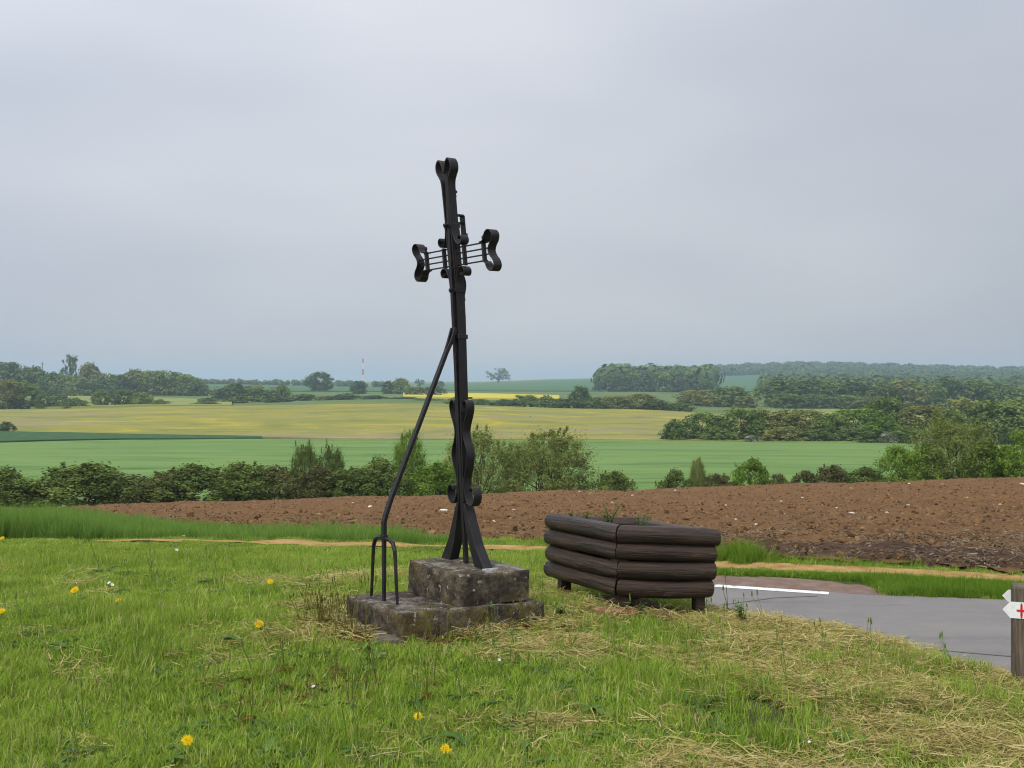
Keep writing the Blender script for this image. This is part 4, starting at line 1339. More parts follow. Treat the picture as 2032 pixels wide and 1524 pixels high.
# dark strip of wet soil at the near edge on the right
px = np.linspace(1340, 2300, 200)
dn_ = field_near(px) + .06
df_ = dn_ + .35 + 1.3 * sstep(1360, 1600, px) + .4 * (fbm(px * .02, px * 0, 3, 15) - .5)
t_ = np.linspace(0, 1, 40)[:, None]
Dq = dn_[None] * (1 - t_) + df_[None] * t_
Xq = (px[None] - CX) * Dq / FPX
rz_ = (fbm(Xq * 2.2, Dq * 2.2, 4, 21, .62) - .5) * .17 + (fbm(Xq * .35 + Dq * .2, Dq * .5, 3, 31) - .5) * .20
ed_ = np.minimum(sstep(0, .12, t_), sstep(1, .8, t_))
Zq = zt(Xq, Dq) + .02 + (rz_ + .05) * (.25 + .75 * sstep(0, 1, Dq - dn_[None])) - .05 + .085 * ed_
tag(mesh_obj('turned_soil', np.stack([Xq, Dq, Zq], -1).reshape(-1, 3), grid_faces(200, 40), M['dark_soil'], smooth=True), kind='structure')

# pale stones
st_k = [lump(540 + k, 'limestone', .55) for k in range(4)]
STONES = [(881, 1016, 22), (735, 1008, 14), (1020, 1015, 10), (1150, 975, 9), (1340, 975, 10), (1550, 997, 9), (1593, 990, 10), (1660, 1010, 8), (1802, 1006, 12), (1760, 1020, 13), (1870, 963, 11), (1805, 961, 9),
          (2028, 962, 14), (1605, 1016, 9), (1690, 1022, 16), (1460, 1036, 9), (1215, 1000, 8), (980, 1040, 10), (1255, 985, 8), (1440, 1005, 8), (1920, 990, 8), (700, 1000, 8), (1985, 1005, 9), (1500, 1045, 10)]
for k, (a, b, w) in enumerate(STONES):
    d = 18.0
    for _ in range(60):                       # walk the sight line down to the field
        zray = HC - (b - HOR) * d / FPX
        if zray < float(zt((a - CX) * d / FPX, d)) + .10: break
        d += .6
    p = np.array([(a - CX) * d / FPX, d, float(zt((a - CX) * d / FPX, d)) + .13])
    o = bpy.data.objects.new('pale_stone', st_k[k % 4].data)
    link(o)
    s = .85 * w * d / FPX
    o.location = p; o.scale = (s, s * .8, s * .75); o.rotation_euler = (0, 0, k * 1.3)
    if k == 0:
        tag(o, 'largest flat pale stone on the ploughed field, just left of the cross', 'stone', 'pale stones on the ploughed field')
    else:
        tag(o, 'small pale limestone lying on the brown ploughed field', 'stone', 'pale stones on the ploughed field')

# ------------------------------------------------------------------ flowers
def dandelion(px_, py_, d, size, tilt, label):
    hp = pix(px_, py_, d)
    bx, by = hp[0] + tilt * .05, hp[1] + .01
    gz_ = float(zg(bx, by))
    if hp[2] < gz_ + .03:
        hp[2] = gz_ + .03
    t = thing('dandelion', (bx, by, gz_), label, 'flower', 'dandelions in the turf')
    L = hp - np.array([bx, by, gz_])
    V, F = tube([(0, 0, -.01), tuple(L * .5 + np.array([tilt * .012, 0, .004])), tuple(L)], [.003, .0025, .003], 6)
    mesh_obj('stem', V, F, M['stem'], t, attrs={'tone': ('POINT', [.4] * len(V))})
    g = np.random.default_rng(int(px_ + py_))
    V, F, T = [], [], []
    for ring, (n, rr, el) in enumerate(((22, 1.0, .25), (18, .78, .55), (12, .5, .9), (8, .28, 1.2))):
        for i in range(n):
            a = 2 * math.pi * (i + .5 * ring) / n + g.normal(0, .05)
            l = size / 2 * rr * g.uniform(.88, 1.1); wv = size * .045 * (1.2 if ring == 0 else 1)
            h = np.array([math.cos(a), math.sin(a), 0]); s_ = np.array([-math.sin(a), math.cos(a), 0])
            e = el * .6
            q = h * l * math.cos(e) + np.array([0, 0, l * math.sin(e) + .002 * ring])
            k = len(V)
            V += [np.array([0, 0, .002 * ring]), q * .6 - s_ * wv, q, q * .6 + s_ * wv]
            F.append([k, k + 1, k + 2, k + 3]); T += [float(g.uniform(0, 1))] * 4
    fh = mesh_obj('flower_head', np.array(V), F, M['yellow_petal'], t, attrs={'tone': ('POINT', T)})
    fh.location = tuple(L); fh.rotation_euler = (R(38), R(25 * tilt), 0)
    V, F = tube([(0, 0, -.012), (0, 0, -.006), (0, 0, .001)], [.003, .008, .009], 8)
    sp_ = mesh_obj('sepals', V, F, M['stem'], t, attrs={'tone': ('POINT', [.1] * len(V))})
    sp_.location = tuple(L); sp_.rotation_euler = fh.rotation_euler
def gdepth(px_, py_):
    d = 3.6
    while d < 20:
        if HC - (py_ - HOR) * d / FPX < float(zg((px_ - CX) * d / FPX, d)) + .07: return d
        d += .03
    return d
for a, b, w, tl, lab in ((371, 1470, 27, 1, 'large yellow dandelion tilted to the right in the bottom left turf'), (830, 1422, 21, -.5, 'yellow dandelion in the turf straight below the stone steps, upper of two'),
                         (885, 1487, 26, .4, 'yellow dandelion nearest the bottom edge, below the stone steps'), (514, 1239, 22, .3, 'open yellow dandelion left of the near corner of the steps'),
                         (536, 1155, 14, .6, 'small yellow dandelion left of the forked prop, near the cut grass'), (148, 1171, 19, -.3, 'yellow dandelion in the left turf, larger of the two side by side'),
                         (235, 1192, 13, 0, 'small yellow dandelion right of the larger one in the left turf'), (3, 1213, 15, 0, 'yellow dandelion cut by the left edge of the picture'),
                         (4, 1068, 10, 0, 'far yellow dandelion at the left edge, below the tall grass')):
    d = gdepth(a, b)
    dandelion(a, b, d, w * d / FPX * 1.0, tl, lab)
DAISY = [(217, 1157, 9), (222, 1161, 8), (51, 1175, 7), (478, 1267, 8), (474, 1311, 10), (644, 1342, 12), (622, 1363, 9), (350, 1092, 8), (370, 1092, 9), (364, 1064, 7), (760, 1298, 8), (745, 1305, 6), (1606, 1473, 7), (990, 1310, 7),
         (150, 1157, 5), (700, 1290, 7), (300, 1130, 6), (905, 1330, 7)]
dz_me = None
for k, (a, b, w) in enumerate(DAISY):
    d = gdepth(a, b)
    hp = pix(a, b, d); gz_ = float(zg(hp[0], hp[1]))
    hgt = max(.04, hp[2] - gz_)
    t = thing('daisy', (hp[0], hp[1], gz_), 'small white daisy in the turf', 'flower', 'daisies in the turf')
    if dz_me is None:
        V, F, T = [], [], []
        for i in range(14):
            an = 2 * math.pi * i / 14
            h = np.array([math.cos(an), math.sin(an), .35]); s_ = np.array([-math.sin(an), math.cos(an), 0])
            q = len(V)
            V += [h * .12, h * .36 - s_ * .10, h * .5, h * .36 + s_ * .10]; F.append([q, q + 1, q + 2, q + 3]); T += [.2 + .6 * (i % 2)] * 4
        ph = mesh_obj('petals', np.array(V), F, M['white_petal'], t, attrs={'tone': ('POINT', T)}); dz_me = ph.data
        V, F = tube([(0, 0, .03), (0, 0, .1), (0, 0, .14)], [.15, .14, .06], 8)
        ey = mesh_obj('eye', V, F, M['yellow_petal'], t, attrs={'tone': ('POINT', [.3] * len(V))}); ey_me = ey.data
        V, F = tube([(0, 0, -.01), (.003, 0, .5), (0, 0, 1.0)], .0016, 5)
        sm = mesh_obj('stem', V, F, M['stem'], t, attrs={'tone': ('POINT', [.4] * len(V))}); sm_me = sm.data
    else:
        ph = link(bpy.data.objects.new('petals', dz_me), t); ey = link(bpy.data.objects.new('eye', ey_me), t); sm = link(bpy.data.objects.new('stem', sm_me), t)
    s = max(.016, w * d / FPX)
    for q in (ph, ey):
        q.location = (0, 0, hgt); q.scale = (s, s, s); q.rotation_euler = (R(25 + 13 * (k % 3)), R(-20 + 10 * (k % 5)), k)
    sm.scale = (1, 1, hgt)

# weeds sprouting in and beside the planter
def leafy_plant(name, loc, hgt, n, L, lean, label, seed, mat='weed'):
    g = np.random.default_rng(seed)
    t = thing(name, tuple(loc), label, 'weed')
    Vs, Fs, Vl, Fl, T = [], [], [], [], []
    for sidx in range(n):
        a = g.uniform(0, 6.28); ln = g.uniform(.1, .45)
        tip = np.array([math.cos(a) * ln * hgt + lean * hgt, math.sin(a) * ln * hgt, hgt * g.uniform(.6, 1)])
        pts = [np.array([0, 0, -.01]), tip * .5 + np.array([0, 0, hgt * .08]), tip]
        v, f = tube(pts, [.003, .0022, .001], 5)
        k = len(Vs); Vs += v; Fs += [[q + k for q in ff] for ff in f]
        for j in range(11):
            u = .25 + .75 * j / 10
            p = tip * u + np.array([0, 0, hgt * .16 * u * (1 - u)])
            b = g.uniform(0, 6.28); el = g.uniform(-.2, .7)
            h = np.array([math.cos(b) * math.cos(el), math.sin(b) * math.cos(el), math.sin(el)]); s_ = np.array([-math.sin(b), math.cos(b), g.normal(0, .3)])
            l = L * g.uniform(.6, 1.2) * (1.15 - .5 * u); k = len(Vl)
            Vl += [p, p + h * l * .5 - s_ * l * .22, p + h * l, p + h * l * .5 + s_ * l * .22]
            Fl.append([k, k + 1, k + 2, k + 3]); T += [float(np.clip(g.normal(.6, .25), 0, 1))] * 4
    mesh_obj('stem', Vs, Fs, M['stem'], t, attrs={'tone': ('POINT', [.3] * len(Vs))})
    mesh_obj('leaves', np.array(Vl), Fl, M[mat], t, attrs={'tone': ('POINT', T)})
def pl_pt(a, b):
    return cN + (cR - cN) * a + (cL - cN) * b + np.array([0, 0, -.075])
leafy_plant('weed_plant', pl_pt(.40, .62), .19, 9, .042, 0, 'tallest pale green weed sprouting in the middle of the log planter', 1)
leafy_plant('weed_plant', pl_pt(.20, .66), .15, 7, .036, 0, 'pale green weed left of the tallest one in the log planter', 2)
leafy_plant('weed_plant', pl_pt(.62, .50), .14, 7, .036, .2, 'low straggling weed right of the tallest one in the log planter', 3)
leafy_plant('weed_plant', pl_pt(.12, .80), .12, 6, .034, 0, 'small weed deep in the left corner of the log planter', 4)
q = at(1476, 7.6); leafy_plant('weed_plant', (q[0], q[1], float(zg(q[0], q[1]))), .21, 6, .05, -.35, 'dark green leaning weed at the top of the bank right of the planter', 5)
q = at(1272, 7.35); leafy_plant('weed_plant', (q[0], q[1], float(zg(q[0], q[1]))), .13, 5, .04, 0, 'green weed growing between the bricks under the planter', 6)
q = at(1108, 7.2); leafy_plant('weed_plant', (q[0], q[1], float(zg(q[0], q[1]))), .10, 7, .05, .1, 'bright weed between the stone steps and the planter', 7)

# ------------------------------------------------------------------ trees and bushes
def crown(seed, kind, nleaf, leaf):
    """unit crown: width 1 (x, y), height 1 from z = 0. Leaf-sized faces in clumps, gaps between clumps"""
    g = np.random.default_rng(seed)
    K = {'bush': 95, 'round': 120, 'tall': 60, 'willow': 150, 'dome': 190, 'sparse': 50, 'wood': 26}[kind]
    C, Rk = [], []
    ph = g.uniform(0, 6.28, 6)
    while len(C) < K:
        z = g.uniform(.04, 1.0)
        if kind == 'bush':   pr = .52 * min(1, 2.6 * (1 - z)) ** .55 * (.78 + .22 * math.sin(min(z * 3.2, 1.57)))
        elif kind == 'round':
            pr = .50 * max(0, 1 - ((z - .48) / .54) ** 2) ** .45
        elif kind == 'tall': pr = .46 * max(0, 1 - ((z - .45) / .58) ** 2) ** .38 * (.8 + .2 * math.sin(9 * z + ph[4]))
        elif kind == 'willow': pr = .52 * max(0, 1 - ((z - .52) / .53) ** 2) ** .5 * (.7 + .3 * min(1, z * 2.5))
        elif kind == 'dome': pr = .53 * max(0, 1 - ((z - .45) / .57) ** 2) ** .42
        elif kind == 'sparse':
            if z < .28: continue
            pr = .52 * max(0, 1 - ((z - .62) / .40) ** 2) ** .5
        else: pr = .55 * max(0, 1 - ((z - .40) / .62) ** 2) ** .5
        a = g.uniform(0, 6.283)
        lob = 1 + .13 * math.sin(2 * a + ph[0]) + .10 * math.sin(3 * a + ph[1] + 4 * z) + .09 * math.sin(5 * a + ph[2] - 7 * z)
        q = (g.uniform(0, 1) ** (.33 if kind != 'willow' else .42))
        r_ = max(0, pr * lob * q)
        C.append((r_ * math.cos(a), r_ * math.sin(a), z * (1 + .05 * math.sin(3 * a + ph[3])) - .03)); Rk.append(g.uniform(.055, .125) * {'bush': 1.15, 'round': 1.15, 'tall': 1.1, 'willow': 1.0, 'dome': 1.5, 'sparse': .75, 'wood': 1.5}[kind])
    C = np.array(C); Rk = np.array(Rk)
    ct = np.clip(g.normal(.45, .2 if kind != 'dome' else .12, K), 0, 1)
    ci_ = g.integers(0, K, nleaf)
    d = g.normal(0, 1, (nleaf, 3)); d /= np.linalg.norm(d, axis=1)[:, None]
    rr = g.uniform(.2, 1.15, nleaf) ** .6 if kind != 'dome' else np.abs(g.normal(0, .62, nleaf))
    st = np.array([1, 1, .95]) if kind != 'willow' else np.array([.95, .95, 1.25])
    if kind == 'tall': st = np.array([.8, .8, 1.4])
    P = C[ci_] + d * (Rk[ci_] * rr)[:, None] * st
    # stray shoots break the outline
    ns = nleaf // 9
    P[:ns] += d[:ns] * st * g.uniform(.02, .10, ns)[:, None]
    if kind in ('bush', 'tall', 'willow', 'dome'):
        # upright shoots with leaves along them stand out of the crown
        nsh, per = 46, max(6, nleaf // 420)
        q0 = ns
        for k in g.choice(K, nsh):
            e = C[k] + np.array([g.normal(0, .04), g.normal(0, .04), 0]) + np.array([0, 0, Rk[k] * .5])
            dv = np.array([C[k][0] * .5 + g.normal(0, .12), C[k][1] * .5 + g.normal(0, .12), 1.0]) * g.uniform(.04, .11)
            uu = np.linspace(0, 1, per)[:, None]
            P[q0:q0 + per] = e + dv * uu + g.normal(0, .008, (per, 3))
            q0 += per
    P[:, 2] = np.clip(P[:, 2], .005, None)
    ax_ = g.normal(0, 1, (nleaf, 3)); ax_ /= np.linalg.norm(ax_, axis=1)[:, None]
    nrm = d * .8 + ax_ * .7 + np.array([0, 0, .35]); nrm /= np.linalg.norm(nrm, axis=1)[:, None]
    t1 = np.cross(nrm, ax_ + np.array([.01, .02, .03])); t1 /= np.linalg.norm(t1, axis=1)[:, None] + 1e-9
    t2 = np.cross(nrm, t1)
    if kind == 'willow':
        t1 = t1 * .35 + np.array([0, 0, 1.]); t1 /= np.linalg.norm(t1, axis=1)[:, None]; t2 = np.cross(nrm, t1)
    l = leaf * g.uniform(.6, 1.4, nleaf)[:, None]; w_ = l * g.uniform(.45, .8, nleaf)[:, None] * (.6 if kind == 'willow' else 1)
    V = np.stack([P - t1 * l * .5, P + t2 * w_ * .5, P + t1 * l * .5, P - t2 * w_ * .5], 1).reshape(-1, 3)
    F = np.arange(nleaf * 4).reshape(-1, 4)
    tone = np.clip(ct[ci_] + g.normal(0, .14, nleaf), 0, 1)
    me = bpy.data.meshes.new('crown_' + kind)
    me.from_pydata(V.tolist(), [], F.tolist())
    a_ = me.attributes.new('tone', 'FLOAT', 'POINT'); a_.data.foreach_set('value', np.repeat(tone, 4).astype(np.float32))
    # trunk and limbs reach towards some of the clumps
    parts = []
    if kind in ('round', 'sparse', 'wood'):
        top_ = .55 if kind == 'round' else .6
        parts.append(tube([(0, 0, -.06), (.008, .004, .12), (-.01, .006, .3), (.0, .0, top_)], [.040, .030, .024, .010], 7))
        root = [(0, 0, .14), (-.005, .003, .25), (0, 0, .36)]
        m0 = 12 if kind == 'round' else 26
    else:
        root = [(g.normal(0, .05), g.normal(0, .05), -.02) for _ in range(5)]
        m0 = 16 if kind not in ('willow', 'dome') else 30
    for k in g.choice(K, min(m0, K), replace=False):
        b = np.array(root[k % len(root)]); e = C[k]
        mid = b * .5 + e * .5 + np.array([0, 0, .06]) + g.normal(0, .015, 3)
        parts.append(tube([b, mid, e], [.011, .007, .002] if kind != 'sparse' else [.013, .009, .003], 5))
        if kind in ('sparse', 'willow'):
            for _ in range(3):
                e2 = e + g.normal(0, .07, 3)
                parts.append(tube([mid, (mid + e2) / 2 + g.normal(0, .01, 3), e2], [.005, .004, .001], 4))
    V2, F2 = merge(parts)
    mt_ = bpy.data.meshes.new('limbs_' + kind)
    mt_.from_pydata([tuple(p) for p in V2], [], F2)
    mt_.materials.append(M['bark'])
    return me, mt_

LIB = {}
def lib(kind, det, var, mat):
    key = (kind, det, var, mat)
    if key not in LIB:
        n, lf = {('bush', 0): (11000, .042), ('bush', 1): (4200, .075), ('bush', 2): (1600, .12), ('round', 0): (12000, .038), ('round', 1): (6000, .060), ('round', 2): (2400, .095), ('tall', 0): (7000, .055), ('tall', 1): (3000, .085),
                 ('willow', 0): (24000, .036), ('dome', 0): (42000, .021), ('willow', 1): (6000, .06), ('sparse', 1): (2200, .05), ('sparse', 2): (1600, .06), ('wood', 2): (420, .14)}[(kind, det)]
        me, mt_ = crown(hash_seed(kind, det, var), kind, n, lf)
        me.materials.append(M[mat])
        LIB[key] = (me, mt_)
    return LIB[key]
def hash_seed(kind, det, var):
    return sum(ord(c) for c in kind) * 37 + det * 11 + var * 101

NAMES = {'bush': 'bush', 'round': 'tree', 'tall': 'slender_tree', 'willow': 'willow', 'dome': 'shrub', 'sparse': 'sparse_tree', 'wood': 'tree'}
def plant(kind, det, var, mat, px_, ytop, wpx, d, label, group=None, cat=None, name=None, sink=0.0, zbase=None):
    x0 = (px_ - CX) * d / FPX
    z0 = float(zt(x0, d)) - sink if zbase is None else zbase
    z0 -= .5 if d > 200 else 0.0
    h = HC - (ytop - HOR) * d / FPX - z0
    h = max(h, .6)
    w_ = wpx * d / FPX
    me, mt_ = lib(kind, det, var, mat)
    nm = name or NAMES[kind]
    t = thing(nm, (x0, d, z0), label, cat or ('bush' if kind == 'bush' else 'tree'), group)
    c = link(bpy.data.objects.new('crown', me), t)
    c.scale = (w_, min(w_, max(h * 1.2, w_ * .6)), h)
    c.rotation_euler = (0, 0, 0)
    tr = link(bpy.data.objects.new('stems' if kind in ('bush', 'willow', 'tall', 'dome') else 'trunk', mt_), t)
    tr.scale = c.scale
    t.rotation_euler = (0, 0, random.choice((0, math.pi)) + random.uniform(-.4, .4))
    return t

ORD = ['leftmost', 'second from the left', 'third from the left', 'fourth from the left', 'fifth from the left', 'sixth from the left', 'seventh from the left', 'eighth from the left', 'ninth from the left', 'tenth from the left',
       'eleventh from the left', 'twelfth from the left', 'thirteenth from the left', 'fourteenth from the left', 'fifteenth from the left', 'sixteenth from the left', 'seventeenth from the left', 'eighteenth from the left',
       'nineteenth from the left', 'twentieth from the left', 'rightmost but one', 'rightmost']
ADJ = {'hedge': 'dark green', 'scrub': 'brownish', 'willow': 'pale green', 'bright': 'bright green', 'tree': 'green', 'tree_olive': 'olive brown', 'tree_dark': 'dark green', 'blossom': 'white-flowering'}
KND = {'bush': 'rounded bush', 'round': 'round-crowned tree', 'tall': 'upright shrub', 'willow': 'feathery willow', 'dome': 'feathery shrub', 'sparse': 'thin-crowned tree', 'wood': 'tree'}
def row(items, where, group, det):
    items = sorted(items, key=lambda q: q[0])
    for i, it in enumerate(items):
        a, top_, w, d, kind, mat = it[:6]
        dd = det if (kind, det) in (('bush', 0), ('bush', 1), ('bush', 2), ('round', 0), ('round', 1), ('round', 2), ('tall', 0), ('tall', 1), ('willow', 0), ('willow', 1), ('dome', 0), ('sparse', 1), ('sparse', 2)) else 1
        o_ = ORD[i] if i < len(items) - 1 or len(items) < 3 else 'rightmost'
        lab = it[6] if len(it) > 6 else '%s %s %s in %s' % (ADJ[mat], KND[kind], o_, where)
        plant(kind, dd, i % 4, mat, a, top_, w, d, lab, group)

# hedge behind the ploughed field
row([(8, 934, 153, 67, 'bush', 'hedge'), (70, 962, 102, 68, 'bush', 'scrub'), (165, 924, 243, 68, 'bush', 'hedge'), (262, 948, 140, 69, 'bush', 'scrub'), (325, 945, 115, 68, 'bush', 'scrub'), (388, 928, 211, 68, 'bush', 'hedge'), (482, 922, 153, 69, 'bush', 'hedge'),
     (545, 930, 128, 69, 'bush', 'scrub'), (606, 888, 66, 70, 'dome', 'hedge'), (660, 893, 56, 70, 'dome', 'hedge'), (632, 930, 115, 68, 'bush', 'scrub'), (700, 932, 140, 68, 'bush', 'hedge'), (752, 915, 140, 69, 'bush', 'hedge'), (811, 862, 68, 71, 'dome', 'bright'), (862, 922, 128, 69, 'bush', 'bright')],
    'the hedge left of the cross', 'hedge left of the cross', 0)
plant('dome', 0, 0, 'willow', 944, 862, 150, 72, 'feathery pale willow directly behind the foot of the cross', 'willows behind the field', name='willow_bush')
plant('dome', 0, 1, 'willow', 1090, 860, 170, 72, 'broad feathery pale willow between the cross and the planter', 'willows behind the field', name='willow_bush')
plant('bush', 0, 2, 'hedge', 1216, 938, 95, 70, 'low dark bush right of the broad willow, behind the planter', 'bushes behind the field')
row([(1340, 936, 64, 71, 'bush', 'hedge'), (1384, 913, 34, 71, 'dome', 'willow'), (1425, 943, 90, 71, 'bush', 'scrub'), (1492, 914, 80, 71, 'bush', 'bright'), (1545, 944, 60, 71, 'bush', 'scrub'), (1600, 938, 70, 72, 'bush', 'scrub'), (1650, 926, 90, 72, 'bush', 'scrub'), (1715, 930, 90, 71, 'bush', 'hedge')],
    'the low row right of the planter', 'bushes behind the field', 0)
row([(1786, 890, 100, 72, 'round', 'bright'), (1838, 888, 90, 73, 'bush', 'bright'), (1893, 840, 180, 74, 'dome', 'willow', 'tall feathery willow with pale branches at the right end of the field'), (1955, 880, 100, 72, 'bush', 'bright'), (2005, 890, 90, 71, 'bush', 'bright'), (2040, 862, 90, 73, 'round', 'bright')],
    'the clump ending the ploughed field', 'clump at the right end of the field', 0)

# middle row on the right, beyond the wheat
row([(1338, 838, 56, 246, 'bush', 'tree'), (1392, 822, 100, 250, 'round', 'tree'), (1470, 810, 110, 252, 'round', 'tree'), (1528, 815, 100, 254, 'round', 'tree_olive'), (1596, 814, 110, 252, 'round', 'tree_olive'), (1650, 824, 90, 250, 'round', 'tree'), (1702, 810, 130, 255, 'round', 'bright'), (1757, 790, 90, 262, 'round', 'tree'),
     (1832, 805, 110, 258, 'round', 'tree_olive'), (1880, 815, 90, 255, 'round', 'tree'), (1922, 792, 130, 262, 'round', 'tree_olive'), (1975, 797, 130, 258, 'round', 'tree'), (2030, 795, 110, 255, 'round', 'tree')],
    'the row beyond the wheat', 'trees beyond the wheat', 1)
row([(1430, 852, 70, 246, 'bush', 'tree'), (1560, 848, 80, 246, 'bush', 'tree_olive'), (1625, 852, 70, 246, 'bush', 'tree'), (1690, 850, 80, 247, 'bush', 'tree'), (1800, 850, 90, 248, 'bush', 'tree'), (1905, 850, 90, 248, 'bush', 'tree')],
    'the undergrowth beyond the wheat', 'bushes beyond the wheat', 1)
for a, b, w, lab in ((1492, 864, 32, 'pinkish white flowering bush, leftmost below the middle row of trees'), (1762, 859, 32, 'white flowering bush in the middle of the tree row beyond the wheat'), (1852, 850, 38, 'white flowering bush left of the big willow on the right')):
    plant('bush', 1, 3, 'blossom', a, b, w, 243.5, lab, 'flowering bushes beyond the wheat')
plant('bush', 1, 1, 'tree_dark', 12, 838, 28, 262, 'small lone dark bush at the left edge of the yellow meadow', None)

# hedgerow and trees beyond the meadow
row([(905, 790, 50, 450, 'bush', 'tree'), (950, 792, 50, 452, 'bush', 'tree'), (1000, 793, 60, 450, 'bush', 'tree_dark'), (1042, 785, 54, 455, 'round', 'tree'), (1085, 788, 60, 450, 'bush', 'tree'), (1120, 792, 60, 448, 'bush', 'tree_dark'), (1152, 766, 44, 460, 'round', 'tree_dark'), (1182, 790, 60, 450, 'bush', 'tree'),
     (1225, 786, 80, 450, 'round', 'tree_olive'), (1270, 783, 80, 455, 'round', 'tree_olive'), (1310, 795, 60, 450, 'bush', 'tree_dark'), (1350, 800, 60, 450, 'bush', 'tree')],
    'the hedgerow right of the cross', 'hedgerow behind the meadow', 1)
row([(1382, 776, 90, 560, 'round', 'tree_olive'), (1446, 768, 90, 565, 'round', 'tree'), (1480, 788, 60, 560, 'round', 'tree_olive'), (1548, 752, 90, 600, 'round', 'tree'), (1600, 756, 100, 600, 'round', 'tree_dark'), (1650, 755, 90, 605, 'round', 'tree'), (1700, 756, 100, 600, 'round', 'tree_dark'), (1745, 760, 90, 600, 'round', 'tree'),
     (1790, 757, 90, 605, 'round', 'tree_olive'), (1840, 760, 90, 610, 'round', 'tree'), (1885, 752, 80, 620, 'round', 'tree_dark'), (1930, 757, 90, 620, 'round', 'tree'), (1975, 762, 90, 620, 'round', 'tree_dark'), (2020, 768, 90, 615, 'round', 'tree')],
    'the far wood below the hill', 'far wood below the hill', 2)
row([(1620, 782, 80, 570, 'round', 'tree_dark'), (1680, 785, 80, 575, 'round', 'tree'), (1735, 788, 80, 570, 'round', 'tree_olive'), (1560, 782, 70, 570, 'round', 'tree')],
    'the far wood\'s front edge', 'front edge of the far wood', 2)
row([(1200, 744, 50, 1000, 'round', 'tree_dark'), (1228, 739, 46, 1000, 'round', 'tree_dark'), (1256, 741, 50, 1010, 'round', 'tree'), (1285, 738, 50, 1005, 'round', 'tree_dark'), (1312, 740, 46, 1000, 'round', 'tree'), (1340, 739, 50, 1010, 'round', 'tree_dark'), (1368, 744, 46, 1000, 'round', 'tree_dark'), (1395, 752, 44, 1000, 'round', 'tree')],
    'the copse right of the cross', 'blue-green copse', 2)
# left side
row([(5, 754, 80, 470, 'round', 'tree_olive'), (45, 762, 70, 475, 'round', 'tree'), (88, 780, 34, 470, 'round', 'tree'), (120, 786, 50, 470, 'bush', 'tree_dark'), (150, 792, 50, 465, 'bush', 'tree'), (199, 775, 36, 480, 'round', 'tree'), (245, 774, 50, 485, 'round', 'tree_dark'), (283, 780, 46, 480, 'round', 'tree'), (318, 794, 40, 470, 'bush', 'tree'), (410, 797, 50, 465, 'bush', 'tree')],
    'the clump left of the meadow', 'trees at the left of the meadow', 1)
row([(15, 722, 80, 760, 'round', 'tree_dark'), (45, 728, 70, 765, 'round', 'tree'), (72, 730, 40, 770, 'round', 'tree_dark'), (105, 741, 60, 760, 'round', 'tree'), (140, 705, 36, 800, 'sparse', 'tree_dark', 'tall thin-crowned tree standing above the wooded ridge on the left'), (178, 724, 50, 780, 'round', 'tree_olive'), (130, 745, 50, 750, 'round', 'tree'), (215, 742, 50, 760, 'round', 'tree'), (240, 745, 36, 755, 'round', 'tree_dark'),
     (268, 736, 60, 765, 'round', 'tree_olive'), (302, 738, 60, 760, 'round', 'tree'), (335, 737, 60, 760, 'round', 'tree'), (368, 745, 60, 755, 'round', 'tree'), (392, 758, 50, 740, 'round', 'tree_dark'), (160, 752, 70, 740, 'round', 'tree'), (200, 755, 60, 742, 'round', 'tree_dark')],
    'the wooded ridge on the left', 'wooded ridge on the left', 2)
row([(440, 772, 50, 640, 'bush', 'tree_dark'), (468, 762, 56, 640, 'round', 'tree_dark'), (505, 766, 60, 640, 'round', 'tree'), (535, 775, 50, 640, 'bush', 'tree'), (560, 765, 34, 640, 'round', 'tree'), (600, 782, 60, 600, 'bush', 'tree'), (655, 786, 70, 600, 'bush', 'tree'), (420, 790, 60, 560, 'bush', 'tree_dark'), (480, 788, 80, 560, 'bush', 'tree'), (545, 790, 70, 560, 'bush', 'tree_dark'), (690, 782, 50, 600, 'bush', 'tree_dark')],
    'the hedgerow left of the mast', 'hedgerow left of the mast', 2)
plant('round', 1, 1, 'tree_dark', 633, 740, 58, 900, 'big round dark tree standing alone left of the mast', None)
row([(712, 757, 34, 800, 'round', 'tree_dark'), (770, 757, 26, 800, 'round', 'tree_dark'), (795, 752, 44, 800, 'round', 'tree'), (826, 768, 40, 700, 'round', 'tree'), (862, 766, 44, 700, 'round', 'tree_dark'), (740, 785, 60, 600, 'bush', 'tree_dark'), (800, 788, 60, 600, 'bush', 'tree'), (850, 792, 60, 560, 'bush', 'tree')],
    'the clump between mast and cross', 'trees between mast and cross', 2)
row([(833, 752, 22, 1300, 'sparse', 'tree_dark'), (872, 756, 18, 1300, 'round', 'tree_dark')], 'the skyline left of the cross', 'skyline trees left of the cross', 2)
plant('sparse', 2, 2, 'tree_dark', 989, 731, 46, 1900, 'thin-crowned tree standing alone on the skyline right of the cross', None, name='lone_tree')
for k, (a, b, w) in enumerate(((432, 767, 14), (448, 766, 12), (540, 768, 12), (566, 770, 10))):
    plant('bush', 2, k % 4, 'blossom', a, b, w, 1000, 'small white-flowering bush on the distant slope left of the mast', 'white bushes on the distant slope')

